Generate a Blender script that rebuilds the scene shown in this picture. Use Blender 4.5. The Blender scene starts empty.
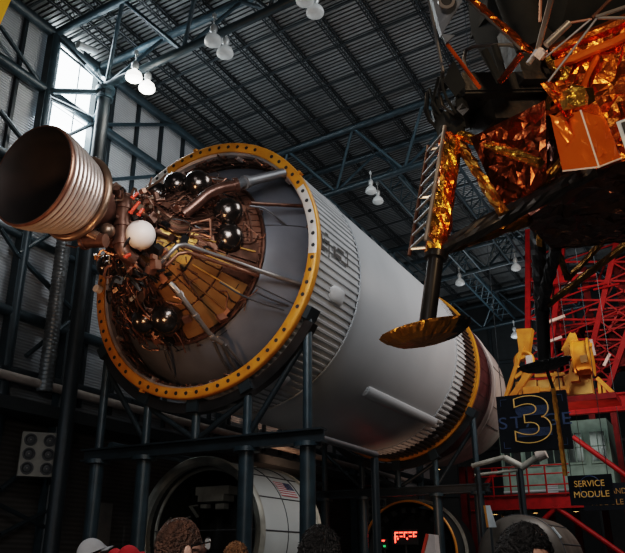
import bpy, bmesh, math, random
from mathutils import Vector, Matrix, noise, Euler
PI = math.pi
random.seed(7)
C = bpy.context.scene.collection

# ---------------------------------------------------------------- camera model
FPX, PITCH, ROLL, YAW = 737.242, 0.371134, -0.00243820552, 0.490734541
PCX, PCY = 312.5, 276.5
EYE = Vector((0, 0, 1.6))
_c, _s, _cy, _sy = math.cos(PITCH), math.sin(PITCH), math.cos(YAW), math.sin(YAW)
_fh = Vector((-_sy, _cy, 0)); _rt = Vector((_cy, _sy, 0))
FWD = _fh*_c + Vector((0, 0, _s)); _up = -_fh*_s + Vector((0, 0, _c))
RGT = _rt*math.cos(ROLL) + _up*math.sin(ROLL)
UPV = -_rt*math.sin(ROLL) + _up*math.cos(ROLL)
def ray(px, py): return FWD + RGT*((px-PCX)/FPX) - UPV*((py-PCY)/FPX)
def on(px, py, axis, val):
    """point of a real plane (x, y or z = val) that the photo shows at this place"""
    d = ray(px, py); return EYE + d*((val-EYE[axis])/d[axis])
def dep(px, py, depth): return EYE + ray(px, py)*depth
def on_slope(px, py, z0, k, x0):
    d = ray(px, py); t = (z0 - k*x0 - EYE.z)/(d.z - k*d.x); return EYE + d*t

cam_d = bpy.data.cameras.new('camera'); cam = bpy.data.objects.new('camera', cam_d); C.objects.link(cam)
cam_d.sensor_width = 36; cam_d.lens = FPX/625*36; cam_d.clip_end = 300
cam.matrix_world = Matrix(((RGT.x, UPV.x, -FWD.x, EYE.x), (RGT.y, UPV.y, -FWD.y, EYE.y), (RGT.z, UPV.z, -FWD.z, EYE.z), (0, 0, 0, 1)))
bpy.context.scene.camera = cam

# ---------------------------------------------------------------- materials
def mat(name, col, rough=.5, metal=0., var=.18, scale=3., bump=0., bscale=30., emit=None, estr=0., col2=None, detail=6., coat=0., lo=.35, hi=.65, spec=None):
    m = bpy.data.materials.new(name); m.use_nodes = True
    nt = m.node_tree; b = nt.nodes['Principled BSDF']
    tc = nt.nodes.new('ShaderNodeTexCoord')
    n = nt.nodes.new('ShaderNodeTexNoise'); n.inputs['Scale'].default_value = scale; n.inputs['Detail'].default_value = detail
    nt.links.new(tc.outputs['Object'], n.inputs['Vector'])
    r = nt.nodes.new('ShaderNodeValToRGB')
    c2 = col2 if col2 else tuple(min(1, c*(1+var)) for c in col)
    c1 = col if col2 else tuple(c*(1-var) for c in col)
    r.color_ramp.elements[0].color = (*c1, 1); r.color_ramp.elements[1].color = (*c2, 1)
    r.color_ramp.elements[0].position = lo; r.color_ramp.elements[1].position = hi
    nt.links.new(n.outputs['Fac'], r.inputs['Fac']); nt.links.new(r.outputs['Color'], b.inputs['Base Color'])
    b.inputs['Roughness'].default_value = rough; b.inputs['Metallic'].default_value = metal
    if spec is not None: b.inputs['Specular IOR Level'].default_value = spec
    if coat: b.inputs['Coat Weight'].default_value = coat
    if bump:
        n2 = nt.nodes.new('ShaderNodeTexNoise'); n2.inputs['Scale'].default_value = bscale; n2.inputs['Detail'].default_value = 4
        nt.links.new(tc.outputs['Object'], n2.inputs['Vector'])
        bp = nt.nodes.new('ShaderNodeBump'); bp.inputs['Strength'].default_value = bump; bp.inputs['Distance'].default_value = .05
        nt.links.new(n2.outputs['Fac'], bp.inputs['Height']); nt.links.new(bp.outputs['Normal'], b.inputs['Normal'])
    if emit:
        b.inputs['Emission Color'].default_value = (*emit, 1); b.inputs['Emission Strength'].default_value = estr
    return m

def wave_mat(name, col, col2, scale, direction, rough=.5, metal=0., bump=.4, noise_amt=.25):
    """painted sheet with pressed ribs: a bump wave across one axis and a soft patchy tint"""
    m = mat(name, col, rough, metal, col2=col2, scale=.6)
    nt = m.node_tree; b = nt.nodes['Principled BSDF']; tc = [n for n in nt.nodes if n.type == 'TEX_COORD'][0]
    w = nt.nodes.new('ShaderNodeTexWave'); w.bands_direction = direction; w.inputs['Scale'].default_value = scale
    nt.links.new(tc.outputs['Object'], w.inputs['Vector'])
    bp = nt.nodes.new('ShaderNodeBump'); bp.inputs['Strength'].default_value = bump; bp.inputs['Distance'].default_value = .04
    nt.links.new(w.outputs['Fac'], bp.inputs['Height']); nt.links.new(bp.outputs['Normal'], b.inputs['Normal'])
    src = b.inputs['Base Color'].links[0].from_socket
    mx = nt.nodes.new('ShaderNodeMix'); mx.data_type = 'RGBA'; mx.blend_type = 'MULTIPLY'; mx.inputs[0].default_value = noise_amt
    nt.links.new(src, mx.inputs[6]); nt.links.new(w.outputs['Color'], mx.inputs[7]); nt.links.new(mx.outputs[2], b.inputs['Base Color'])
    return m

M = {}
M['steel'] = mat('teal_painted_steel', (.016, .031, .039), .42, .1, var=.25)
M['steel_dark'] = mat('dark_teal_steel', (.008, .015, .019), .5, .1, var=.3)
M['steel_pale'] = mat('pale_teal_steel', (.030, .056, .070), .4, .1, var=.2)
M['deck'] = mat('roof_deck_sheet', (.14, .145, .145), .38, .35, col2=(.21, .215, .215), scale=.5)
M['deck_dark'] = mat('roof_deck_rib_shade', (.040, .043, .044), .5)  # dark tone paints the shade that grazing light leaves between ribs
M['joist'] = mat('joist_black_steel', (.010, .015, .018), .6, .1)
M['clad'] = wave_mat('wall_cladding', (.33, .35, .37), (.42, .44, .46), 3.2, 'Z', .55, .1, .5, .25)
M['clad_low'] = wave_mat('lower_wall_brick', (.05, .042, .036), (.085, .07, .058), 2.2, 'Z', .8, 0, .4, .5)
M['dark'] = mat('dark_wall_paint', (.012, .016, .018), .8)
M['floor'] = mat('polished_dark_concrete', (.05, .05, .05), .35, 0, var=.2)
M['window'] = mat('bright_daylight_panel', (.8, .9, .95), .6, emit=(.86, .96, 1.), estr=9.)
M['black'] = mat('black_paint', (.012, .012, .013), .5)
M['black_gloss'] = mat('black_satin', (.014, .013, .013), .28, .2, var=.3)
M['rubber'] = mat('black_rubber', (.02, .02, .02), .7)
# rocket
M['tank'] = mat('grey_white_tank_paint', (.40, .415, .43), .45, .0, var=.06, scale=.5, spec=.4)
M['skirt'] = mat('pale_skirt_paint', (.47, .48, .49), .5, .0, var=.1, scale=1.2)
M['skirt_black'] = mat('black_skirt_paint', (.022, .017, .016), .45, .0, var=.3)
M['maroon'] = mat('dark_maroon_paint', (.055, .020, .020), .45, .0, var=.35)
M['cone_white'] = mat('warm_white_paint', (.52, .45, .42), .5, .0, var=.1)
M['yellow'] = mat('worn_orange_yellow_flange', (.46, .17, .010), .42, .15, col2=(.58, .24, .018), scale=2.5, bump=.1)
M['flange_worn'] = mat('flange_worn', (.52, .20, .012), .42, .15, col2=(.56, .52, .48), scale=.55, lo=.40, hi=.50, bump=.1)
M['dome'] = mat('grey_dome_paint', (.095, .10, .115), .42, .25, col2=(.145, .15, .17), scale=.8)
M['skirt_in'] = mat('brown_inner_skirt', (.05, .032, .024), .5, .3, col2=(.13, .07, .045), scale=2.)
M['lip'] = mat('pale_inner_lip', (.40, .33, .30), .4, .5, var=.2)
M['copper'] = mat('coppery_metal', (.23, .10, .062), .36, .75, col2=(.36, .18, .12), scale=4)
M['copper_dark'] = mat('dark_bronze_metal', (.070, .034, .022), .42, .7, col2=(.15, .072, .048), scale=5)
M['duct_brown'] = mat('brown_duct_metal', (.11, .055, .040), .30, .75, col2=(.19, .10, .075), scale=4)
M['bronze'] = mat('bronze_casting', (.20, .125, .085), .35, .8, var=.25)
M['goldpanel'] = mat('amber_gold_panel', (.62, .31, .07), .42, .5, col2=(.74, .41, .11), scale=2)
M['goldpanel_dark'] = mat('dim_gold_panel', (.20, .092, .026), .45, .5, col2=(.28, .145, .05), scale=2)  # darker copy of the gold, painting panels outside the lit patch
M['silver'] = mat('silver_pipe', (.38, .345, .325), .3, .8, var=.15)
M['greypipe'] = mat('grey_pipe', (.12, .12, .125), .4, .4, var=.15)
M['bottle'] = mat('black_glossy_sphere', (.13, .105, .092), .21, .95, var=.2)
M['white_sphere'] = mat('off_white_sphere', (.78, .66, .59), .5, 0, var=.04)
M['bell'] = mat('nozzle_tube_wall', (.085, .038, .026), .42, .6, col2=(.17, .085, .06), scale=2.)
M['bell_in'] = mat('nozzle_dark_inside', (.012, .008, .007), .7, .2, col2=(.026, .017, .014), scale=2)  # near-black colour for the inside of the bell
M['hoop'] = mat('nozzle_hoop_metal', (.58, .49, .44), .33, .75, col2=(.70, .56, .48), scale=3)
M['redpart'] = mat('red_valve_paint', (.55, .05, .02), .4)
M['seam'] = mat('dark_seam', (.05, .05, .055), .6)
M['led'] = mat('red_led', (.5, .01, .01), .4, emit=(1., .05, .03), estr=7.)
M['green_led'] = mat('green_led', (.05, .3, .1), .4, emit=(.05, .8, .2), estr=.8)
# lander
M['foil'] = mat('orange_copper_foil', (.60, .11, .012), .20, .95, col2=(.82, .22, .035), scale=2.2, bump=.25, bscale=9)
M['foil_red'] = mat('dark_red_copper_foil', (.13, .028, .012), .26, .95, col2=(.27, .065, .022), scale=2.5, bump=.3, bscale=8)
M['foil_smooth'] = mat('bright_orange_foil_panel', (.66, .105, .008), .24, .5, col2=(.80, .17, .014), scale=1.2, bump=.1, bscale=5)
M['foil_gold'] = mat('gold_foil', (.62, .28, .035), .22, .95, col2=(.80, .45, .09), scale=4, bump=.35, bscale=14)
M['foil_gold_dim'] = mat('dull_gold_foil', (.28, .12, .018), .3, .9, col2=(.44, .21, .04), scale=5, bump=.35, bscale=14)
M['lander_black'] = mat('black_blanket', (.010, .009, .009), .42, .1, var=.4, bump=.2, bscale=8)
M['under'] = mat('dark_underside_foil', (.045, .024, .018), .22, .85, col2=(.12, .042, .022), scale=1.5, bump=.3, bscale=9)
M['lander_grey'] = mat('grey_panel', (.115, .12, .128), .5, .3, var=.15)
M['foil_brown'] = mat('dim_brown_foil', (.10, .045, .012), .3, .85, col2=(.24, .12, .03), scale=5, bump=.35, bscale=14)
M['foil_leg'] = mat('gold_to_red_leg_foil', (.75, .34, .04), .22, .95, col2=(.74, .13, .014), scale=3.2, bump=.35, bscale=14, lo=.45, hi=.55)
M['probe'] = mat('bright_probe_foil', (.80, .40, .07), .35, .4, col2=(.55, .22, .03), scale=9, bump=.3, bscale=20)
M['lander_dim'] = mat('dim_olive_grey_panel', (.016, .017, .0165), .8, .0, var=.2, spec=.12)
M['plate'] = mat('pale_grey_plate', (.55, .60, .62), .5)
M['ink'] = mat('black_ink', (.01, .01, .01), .6)
M['blush'] = mat('pinkish_white_block', (.75, .58, .52), .5)
# others
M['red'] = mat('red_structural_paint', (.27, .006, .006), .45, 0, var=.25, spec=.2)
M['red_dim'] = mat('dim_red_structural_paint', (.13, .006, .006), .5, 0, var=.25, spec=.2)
M['amber'] = mat('amber_yellow_paint', (.46, .15, .008), .4, .25, col2=(.62, .25, .025))
M['cream'] = mat('cream_paint', (.48, .44, .36), .5)
M['rim'] = mat('aged_cream_rim', (.31, .30, .26), .5, .2, var=.2)
M['module_white'] = mat('grey_white_module_panels', (.45, .47, .46), .5, .05, var=.05, scale=1)
M['module_in'] = mat('module_inside_black', (.014, .015, .013), .6)
M['green_room'] = mat('grey_green_room_paint', (.16, .225, .195), .6)
M['glass'] = mat('dark_window_pane', (.02, .03, .03), .15)
M['sign'] = mat('dark_navy_sign', (.0045, .0065, .011), .65, spec=.15)
M['sign_blue'] = mat('sign_blue_ink', (.022, .048, .115), .6, emit=(.10, .2, .42), estr=.02)  # very weak emission puts light into the blue ink
M['sign_gold'] = mat('sign_gold_ink', (.65, .38, .10), .5, emit=(.8, .45, .12), estr=.12)  # weak emission puts light into the gold ink
M['sign_gold_dim'] = mat('sign_dim_gold_ink', (.30, .17, .05), .5)
M['pinkpipe'] = mat('pale_pipe_paint', (.42, .36, .32), .5, 0, var=.12)
M['redpipe'] = mat('red_pipe_paint', (.26, .03, .02), .5)
M['lamp_glass'] = mat('lamp_prismatic_glass', (.50, .52, .52), .25, 0, emit=(.9, .95, .95), estr=.10, bump=.3, bscale=30)  # unlit shades get a faint glow painted in by emission
M['lamp_lit'] = mat('lit_lamp_glass', (.9, .9, .85), .3, 0, emit=(1., .97, .90), estr=4., bump=.2, bscale=30)
M['lamp_metal'] = mat('pale_lamp_metal', (.55, .57, .57), .35, .3)
M['duct'] = mat('galvanised_duct', (.20, .215, .22), .4, .6, var=.25)
M['speaker'] = mat('pale_speaker_case', (.17, .155, .13), .6)
M['banner'] = mat('orange_yellow_cloth', (.80, .42, .02), .6, emit=(.9, .45, .02), estr=.2)  # cloth given a slight glow of its own as painted light
M['glow'] = mat('amber_downlight', (.9, .5, .2), .4, emit=(1., .50, .16), estr=5.)
M['skin'] = mat('skin', (.46, .25, .18), .5, 0, var=.08)
M['skin_pale'] = mat('pale_skin', (.55, .33, .26), .5, 0, var=.08)
M['eye'] = mat('eye_white', (.7, .68, .65), .3); M['iris'] = mat('dark_iris', (.03, .02, .015), .2)
M['lips'] = mat('lips', (.35, .12, .10), .5)
M['hair_brown'] = mat('brown_hair', (.085, .043, .028), .5, 0, var=.5, scale=30, bump=1., bscale=70)
M['hair_dark'] = mat('near_black_hair', (.010, .009, .009), .5, 0, var=.5, scale=30, bump=1., bscale=70)
M['hair_tan'] = mat('light_brown_hair', (.27, .135, .06), .6, 0, var=.4, scale=30, bump=1., bscale=60)
M['cap_grey'] = mat('pale_grey_cap_cloth', (.42, .44, .47), .8, 0, var=.08, bump=.1)
M['cap_red'] = mat('red_cap_cloth', (.50, .012, .02), .8, 0, var=.1, bump=.1)
M['shirt_navy'] = mat('navy_cotton', (.015, .02, .035), .8); M['shirt_grey'] = mat('grey_cotton', (.09, .09, .1), .8)
M['shirt_black'] = mat('black_cotton', (.012, .012, .013), .8); M['trousers'] = mat('dark_denim', (.02, .025, .04), .8)
M['spec_frame'] = mat('black_spectacle_frame', (.01, .01, .01), .3)
M['lens'] = mat('spectacle_lens', (.55, .60, .62), .08, .3)
M['flag_red'] = mat('flag_red', (.34, .04, .05), .6); M['flag_white'] = mat('flag_white', (.55, .55, .55), .6); M['flag_blue'] = mat('flag_blue', (.02, .03, .09), .6)

# ---------------------------------------------------------------- mesh builder
ROOTS = {}
class MB:
    def __init__(s): s.v = []; s.f = []; s.m = []
    def add(s, vs, fs, mi=0):
        o = len(s.v); s.v += [Vector(v) for v in vs]
        s.f += [tuple(i+o for i in f) for f in fs]; s.m += [mi]*len(fs)
    def box(s, c, d, mi=0, rot=None):
        x, y, z = d[0]/2, d[1]/2, d[2]/2
        vs = [Vector(p) for p in ((-x,-y,-z),(x,-y,-z),(x,y,-z),(-x,y,-z),(-x,-y,z),(x,-y,z),(x,y,z),(-x,y,z))]
        if rot is not None: vs = [rot @ v for v in vs]
        c = Vector(c); s.add([v+c for v in vs], [(0,3,2,1),(4,5,6,7),(0,1,5,4),(1,2,6,5),(2,3,7,6),(3,0,4,7)], mi)
    def frame(s, d, up=None):
        d = d.normalized(); up = Vector(up) if up else (Vector((0, 0, 1)) if abs(d.z) < .95 else Vector((0, 1, 0)))
        a = d.cross(up).normalized(); return a, a.cross(d).normalized()
    def beam(s, p, q, w, h, mi=0, up=None):
        p, q = Vector(p), Vector(q); a, b = s.frame(q-p, up); a = a*w/2; b = b*h/2
        s.add([p-a-b, p+a-b, p+a+b, p-a+b, q-a-b, q+a-b, q+a+b, q-a+b], [(0,1,2,3),(7,6,5,4),(0,4,5,1),(1,5,6,2),(2,6,7,3),(3,7,4,0)], mi)
    def ibeam(s, p, q, w, h, t=.03, mi=0):
        p, q = Vector(p), Vector(q); a, b = s.frame(q-p)
        s.beam(p+b*(h/2-t/2), q+b*(h/2-t/2), w, t, mi); s.beam(p-b*(h/2-t/2), q-b*(h/2-t/2), w, t, mi); s.beam(p, q, t, h-2*t, mi)
    def tube(s, p, q, r, r2=None, n=10, mi=0, caps=True):
        p, q = Vector(p), Vector(q); r2 = r if r2 is None else r2; a, b = s.frame(q-p)
        vs = []
        for k in range(n):
            t = 2*PI*k/n; e = a*math.cos(t)+b*math.sin(t); vs += [p+e*r, q+e*r2]
        fs = [(2*k, 2*((k+1) % n), 2*((k+1) % n)+1, 2*k+1) for k in range(n)]
        if caps: fs += [tuple(2*k for k in range(n))[::-1], tuple(2*k+1 for k in range(n))]
        s.add(vs, fs, mi)
    def path(s, pts, r, n=8, mi=0, smooth=0, rad=None):
        pts = [Vector(p) for p in pts]
        for _ in range(smooth):
            out = [pts[0]]
            for a, b in zip(pts, pts[1:]): out += [a*.75+b*.25, a*.25+b*.75]
            pts = out + [pts[-1]]
        dirs = [(pts[min(i+1, len(pts)-1)]-pts[max(i-1, 0)]).normalized() for i in range(len(pts))]
        a, b = s.frame(dirs[0]); vs = []
        for i, (p, d) in enumerate(zip(pts, dirs)):
            a = (a - d*a.dot(d)).normalized(); b = d.cross(a)
            rr = rad[i] if rad else r
            for k in range(n): t = 2*PI*k/n; vs.append(p+(a*math.cos(t)+b*math.sin(t))*rr)
        fs = []
        for i in range(len(pts)-1):
            for k in range(n): fs.append((i*n+k, i*n+(k+1) % n, (i+1)*n+(k+1) % n, (i+1)*n+k))
        fs += [tuple(range(n))[::-1], tuple(range((len(pts)-1)*n, len(pts)*n))]
        s.add(vs, fs, mi)
    def lathe(s, prof, c=(0,0,0), axis='Y', n=64, mi=0, a0=0, a1=2*PI, jit=None):
        """prof: (radius, height) pairs; angle 0 is +x, 90 deg is +z (axis Y) or +y (axis Z)"""
        c = Vector(c); full = abs(a1-a0-2*PI) < 1e-6; m = n if full else n+1; vs = []
        for i, (r, h) in enumerate(prof):
            for k in range(m):
                t = a0+(a1-a0)*k/n
                rr = r + (jit(i, k) if jit else 0)
                vs.append(c + (Vector((rr*math.cos(t), h, rr*math.sin(t))) if axis == 'Y' else Vector((rr*math.cos(t), rr*math.sin(t), h))))
        fs = []
        for i in range(len(prof)-1):
            for k in range(n):
                k2 = (k+1) % m; fs.append((i*m+k, i*m+k2, (i+1)*m+k2, (i+1)*m+k))
        s.add(vs, fs, mi)
    def sphere(s, c, r, nu=24, nv=14, mi=0, sc=(1,1,1)):
        c = Vector(c); vs = [c+Vector((0,0,r*sc[2]))]
        for i in range(1, nv):
            p = PI*i/nv
            for k in range(nu): t = 2*PI*k/nu; vs.append(c+Vector((r*sc[0]*math.sin(p)*math.cos(t), r*sc[1]*math.sin(p)*math.sin(t), r*sc[2]*math.cos(p))))
        vs.append(c-Vector((0,0,r*sc[2]))); fs = [(0, 1+k, 1+(k+1) % nu) for k in range(nu)]
        for i in range(nv-2):
            for k in range(nu): fs.append((1+i*nu+k, 1+(i+1)*nu+k, 1+(i+1)*nu+(k+1) % nu, 1+i*nu+(k+1) % nu))
        L = len(vs)-1; o = 1+(nv-2)*nu; fs += [(L, o+(k+1) % nu, o+k) for k in range(nu)]
        s.add(vs, fs, mi)
    def torus(s, c, R, r, axis='Y', n=64, m=8, mi=0, a0=0, a1=2*PI):
        prof = [(R+r*math.cos(2*PI*j/m), r*math.sin(2*PI*j/m)) for j in range(m+1)]
        s.lathe(prof, c, axis, n, mi, a0, a1)
    def grid(s, fn, nu, nv, mi=0):
        vs = [fn(u/nu, v/nv) for v in range(nv+1) for u in range(nu+1)]
        s.add(vs, [(v*(nu+1)+u, v*(nu+1)+u+1, (v+1)*(nu+1)+u+1, (v+1)*(nu+1)+u) for v in range(nv) for u in range(nu)], mi)
    def build(s, name, mats, parent=None, smooth=40, local=False):
        me = bpy.data.meshes.new(name)
        vs = s.v
        if parent is not None and not local and parent.name in ROOTS:
            inv = ROOTS[parent.name].inverted(); vs = [inv @ v for v in vs]
        me.from_pydata([tuple(v) for v in vs], [], s.f)
        mats = mats if isinstance(mats, (list, tuple)) else [mats]
        for m in mats: me.materials.append(M[m] if isinstance(m, str) else m)
        if len(mats) > 1: me.polygons.foreach_set('material_index', s.m)
        bm = bmesh.new(); bm.from_mesh(me); bmesh.ops.recalc_face_normals(bm, faces=bm.faces); bm.to_mesh(me); bm.free()
        if smooth:
            me.polygons.foreach_set('use_smooth', [True]*len(me.polygons)); me.set_sharp_from_angle(angle=math.radians(smooth))
        o = bpy.data.objects.new(name, me); C.objects.link(o)
        if parent is not None:
            o.parent = parent
            if parent.name in ROOTS: ROOTS[o.name] = ROOTS[parent.name]
        return o

def tag(o, label, cat, group=None):
    o['label'] = label; o['category'] = cat
    if group: o['group'] = group
    return o
def thing(name, label, cat, loc=(0,0,0), rot=None, group=None):
    o = bpy.data.objects.new(name, None); C.objects.link(o); o.empty_display_size = .2
    mw = Matrix.Translation(Vector(loc)) @ (rot.to_4x4() if rot is not None else Matrix.Identity(4))
    o.matrix_world = mw; ROOTS[o.name] = mw
    return tag(o, label, cat, group)
def struct(o): o['kind'] = 'structure'; return o
def text_mesh(body, size, depth=0., bevel=0., fill=True, spacing=1., align='CENTER', bold=0.):
    cu = bpy.data.curves.new('lettering', 'FONT'); cu.body = body; cu.size = size; cu.align_x = align; cu.align_y = 'CENTER'
    cu.extrude = depth; cu.space_character = spacing; cu.offset = bold
    cu.fill_mode = 'BOTH' if fill else 'NONE'
    if bevel: cu.bevel_depth = bevel; cu.bevel_resolution = 1
    o = bpy.data.objects.new('lettering', cu); C.objects.link(o)
    dg = bpy.context.evaluated_depsgraph_get(); me = o.evaluated_get(dg).to_mesh()
    vs = [v.co.copy() for v in me.vertices]; fs = [tuple(p.vertices) for p in me.polygons]
    o.evaluated_get(dg).to_mesh_clear(); bpy.data.objects.remove(o); bpy.data.curves.remove(cu)
    return vs, fs

exec_parts = []
# ================================================================ THE BUILDING
XW = -18.0                                     # inner face of the left wall steelwork
D2 = math.radians
def roof_z(x): return 19.07 + .07*(x+18)
Y0, Y1, XR = -9.0, 52.0, 14.0
m = MB(); m.box(((XW+XR)/2-.5, (Y0+Y1)/2, -.1), (XR-XW+3, Y1-Y0+2, .2)); struct(m.build('floor', 'floor'))
# roof deck: ribs run across the hall
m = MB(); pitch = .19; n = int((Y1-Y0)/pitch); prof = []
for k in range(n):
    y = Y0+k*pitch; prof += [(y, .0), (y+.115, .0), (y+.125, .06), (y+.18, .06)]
xa, xb = XW-1.2, XR+1
za, zb = roof_z(xa)+.5, roof_z(xb)+.5
vs = []
for y, h in prof: vs += [(xa, y, za+h), (xb, y, zb+h)]
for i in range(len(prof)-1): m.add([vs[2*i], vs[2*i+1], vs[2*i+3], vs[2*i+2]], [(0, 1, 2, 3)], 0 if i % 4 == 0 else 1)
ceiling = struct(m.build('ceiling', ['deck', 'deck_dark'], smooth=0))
jx = [-17.0, -16.07, -14.47, -12.98, -11.42, -9.84, -8.2, -6.55, -4.95, -3.4, -1.8, -.2, 1.4, 3., 4.6, 6.2, 7.8, 9.4, 11.]
for x in jx:
    m = MB(); z = roof_z(x)+.46
    for dx in (-.05, .05):
        m.beam((x+dx, Y0, z), (x+dx, Y1, z), .035, .05); m.beam((x+dx, Y0, z-.42), (x+dx, Y1, z-.42), .035, .05)
    y = Y0; k = 0
    while y < 51:
        a, b = (z-.03, z-.40) if k % 2 == 0 else (z-.40, z-.03)
        m.beam((x, y, a), (x, y+.34, b), .022, .022); y += .34; k += 1
    m.build('roof_joist', 'joist', ceiling, smooth=0)
y = 11.2
while y < 51:
    m = MB(); m.beam((XW, y, roof_z(XW)+.06), (XR, y, roof_z(XR)+.06), .09, .05); m.build('bridging_bar', 'joist', ceiling, smooth=0); y += 1.85

# left wall: cladding with its steel frame
m = MB(); bay = [(Y0, 14.45), (16.75, 25.4), (25.4, Y1)]
m.box((XW-.35, (Y0+14.45)/2, 12.9), (.12, 14.45-Y0, 13.2)); m.box((XW-.35, (16.75+Y1)/2, 12.9), (.12, Y1-16.75, 13.2))
m.box((XW-.35, 15.6, 10.6), (.12, 2.3, 8.6))
wall_left = struct(m.build('wall_left', 'clad'))
m = MB(); m.box((XW-.4, (Y0+Y1)/2, 3.15), (.2, Y1-Y0, 6.3)); m.build('lower_wall_cladding', 'clad_low', wall_left)
m = MB()
for yy in (14.95, 15.95): m.box((XW-.30, yy, 17.), (.05, .04, 4.2), 1)
m.box((XW-.34, 15.6, 17.15), (.06, 2.25, 4.5), 0)
for zz in (15.6, 16.6): m.box((XW-.305, 15.6, zz), (.03, 2.2, .025), 1)
window_1 = struct(m.build('window_1', ['window', 'steel_pale']))
for yy in (3.3, 5.5, 14.4, 16.65, 25.5, 28.0, 38.5, 41.0, 49.3):
    m = MB(); m.ibeam((XW, yy, 0), (XW, yy, roof_z(XW)+.2), .30, .34, .04); m.tube((XW+.05, yy, 0), (XW+.05, yy, roof_z(XW)), .17, n=14)
    m.build('wall_column', 'steel', wall_left)
for z, r in ((roof_z(XW), .19), (16.7, .18), (13.6, .15), (11.2, .12), (8.7, .18), (6.9, .2)):
    m = MB(); m.tube((XW, Y0, z), (XW, Y1, z), r, n=12); m.build('wall_girt', 'steel' if z > 8 else 'steel_dark', wall_left)
y = Y0+.6
while y < 46:                                   # mullions of the cladding
    if not 14.4 < y < 16.7:
        m = MB(); m.box((XW-.22, y, 12.9), (.14, .12, 13.), 0); m.build('wall_mullion', 'steel_dark', wall_left, smooth=0)
    y += 1.45
for (a, b, r) in (((0, 26), (38, 80), .075), ((46, 96), (90, 117), .09), ((56, 36), (104, 84), .07), ((0, 111), (23, 140), .09), ((19, 253), (55, 231), .075), ((0, 228), (17, 254), .075), ((17, 254), (76, 314), .085),
                  ((26, 356), (76, 316), .075), ((69, 135), (101, 120), .07), ((107, 124.6), (176, 124.6), .075), ((111, 179.6), (171, 175), .075), ((60, 48), (104, 84), .05)):
    m = MB(); m.tube(on(*a, 0, XW+.12), on(*b, 0, XW+.12), r, n=8); m.build('wall_brace', 'steel', wall_left)
# lower dark bracing of the wall, below the pipes
for (a, b, r) in (((0, 490), (55, 447), .09), ((0, 505), (60, 535), .07), ((0, 535), (58, 505), .07)):
    m = MB(); m.tube(on(*a, 0, XW+.12), on(*b, 0, XW+.12), r, n=8); m.build('wall_brace', 'steel_dark', wall_left)
for k, yy in enumerate((17.5, 19.2, 21.0, 23.0, 24.6)):
    m = MB(); m.box((XW-.26, yy, 2.2), (.08, 1.1, 2.6 if k % 2 else 1.2)); m.build('wall_panel', 'speaker' if k % 2 else 'clad_low', wall_left)
# remaining walls
m = MB(); m.box(((XW+XR)/2, Y1+.1, 11), (XR-XW+3, .2, 24)); wall_back = struct(m.build('wall_back', 'dark'))
for x in range(-16, 14, 3):
    m = MB(); m.beam((x, Y1-.1, 0), (x, Y1-.1, 21), .2, .2); m.build('wall_column', 'steel_dark', wall_back)
for z in (6, 9, 12, 15, 18):
    m = MB(); m.beam((XW, Y1-.12, z), (XR, Y1-.12, z), .15, .2); m.build('wall_girt', 'steel_dark', wall_back)
m = MB(); m.box((XR+.1, (Y0+Y1)/2, 11), (.2, Y1-Y0, 24)); struct(m.build('wall_right', 'dark'))
m = MB(); m.box(((XW+XR)/2, Y0-.1, 11), (XR-XW+3, .2, 24)); struct(m.build('wall_front', 'dark'))

# roof trusses: triangular in section, two top chords and one bottom chord
def roof_truss(ya, yb, label, xend=12.5):
    yb_mid = (ya+yb)/2; r0 = thing('roof_truss', label, 'roof truss', (XW, yb_mid, roof_z(XW)), group='triangular tube roof trusses')
    zb_ = lambda x: 17.02 + .08*(x+16.37)
    for y in (ya, yb):
        m = MB(); m.tube((XW, y, roof_z(XW)), (xend, y, roof_z(xend)), .15, n=12); m.build('top_chord', 'steel_pale' if ya < 20 else 'steel', r0)
    m = MB(); m.tube((-16.6, yb_mid, zb_(-16.6)), (xend, yb_mid, zb_(xend)), .14, n=12); m.build('bottom_chord', 'steel', r0)
    xb_ = [-16.37+3.3*k for k in range(9)]; xt = [XW] + [-14.9+3.3*k for k in range(9)]
    for k, x in enumerate(xb_):
        for y in (ya, yb):
            for xx in (xt[k], xt[k+1]):
                if xx > xend: continue
                m = MB(); m.tube((x, yb_mid, zb_(x)), (xx, y, roof_z(xx)), .07, n=8); m.build('web_tube', 'steel_pale' if k < 2 or ya > 20 else 'steel', r0)
    for xx in xt[1:]:
        if xx < xend:
            m = MB(); m.tube((xx, ya, roof_z(xx)), (xx, yb, roof_z(xx)), .06, n=8); m.build('cross_tube', 'steel_dark', r0)
    return r0
roof_truss(14.4, 16.6, 'nearest triangular blue-grey tube truss, starting at the bright window, carrying lit lamps')
roof_truss(25.5, 28.0, 'second triangular blue-grey tube truss under the roof, crossing above the grey rocket tank')
roof_truss(49.3, 51.5, 'end triangular tube truss against the dark back wall, low above the amber machinery')
roof_truss(38.5, 41.0, 'third triangular tube truss, seen low behind the gold foil leg of the lander')
# lattice girders running along the hall between the trusses
def lattice(x, ya, yb, z, label, w=.9, h=.9):
    r0 = thing('lattice_girder', label, 'girder', (x, ya, z), group='lattice girders along the hall')
    for dx, dz, nm in ((-w/2, 0, 'lower_chord'), (w/2, 0, 'lower_chord'), (0, h, 'upper_chord')):
        m = MB(); m.tube((x+dx, ya, z+dz), (x+dx, yb, z+dz), .07, n=8); m.build(nm, 'steel_pale', r0)
    n = int((yb-ya)/1.25); m = MB()
    for k in range(n):
        y = ya+(yb-ya)*k/n; y2 = ya+(yb-ya)*(k+.5)/n; y3 = ya+(yb-ya)*(k+1)/n
        for dx in (-w/2, w/2):
            m.tube((x+dx, y, z), (x, y2, z+h), .035, n=6); m.tube((x, y2, z+h), (x+dx, y3, z), .035, n=6)
        m.tube((x-w/2, y, z), (x+w/2, y, z), .03, n=6)
    m.build('lacing', 'steel_pale', r0)
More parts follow.
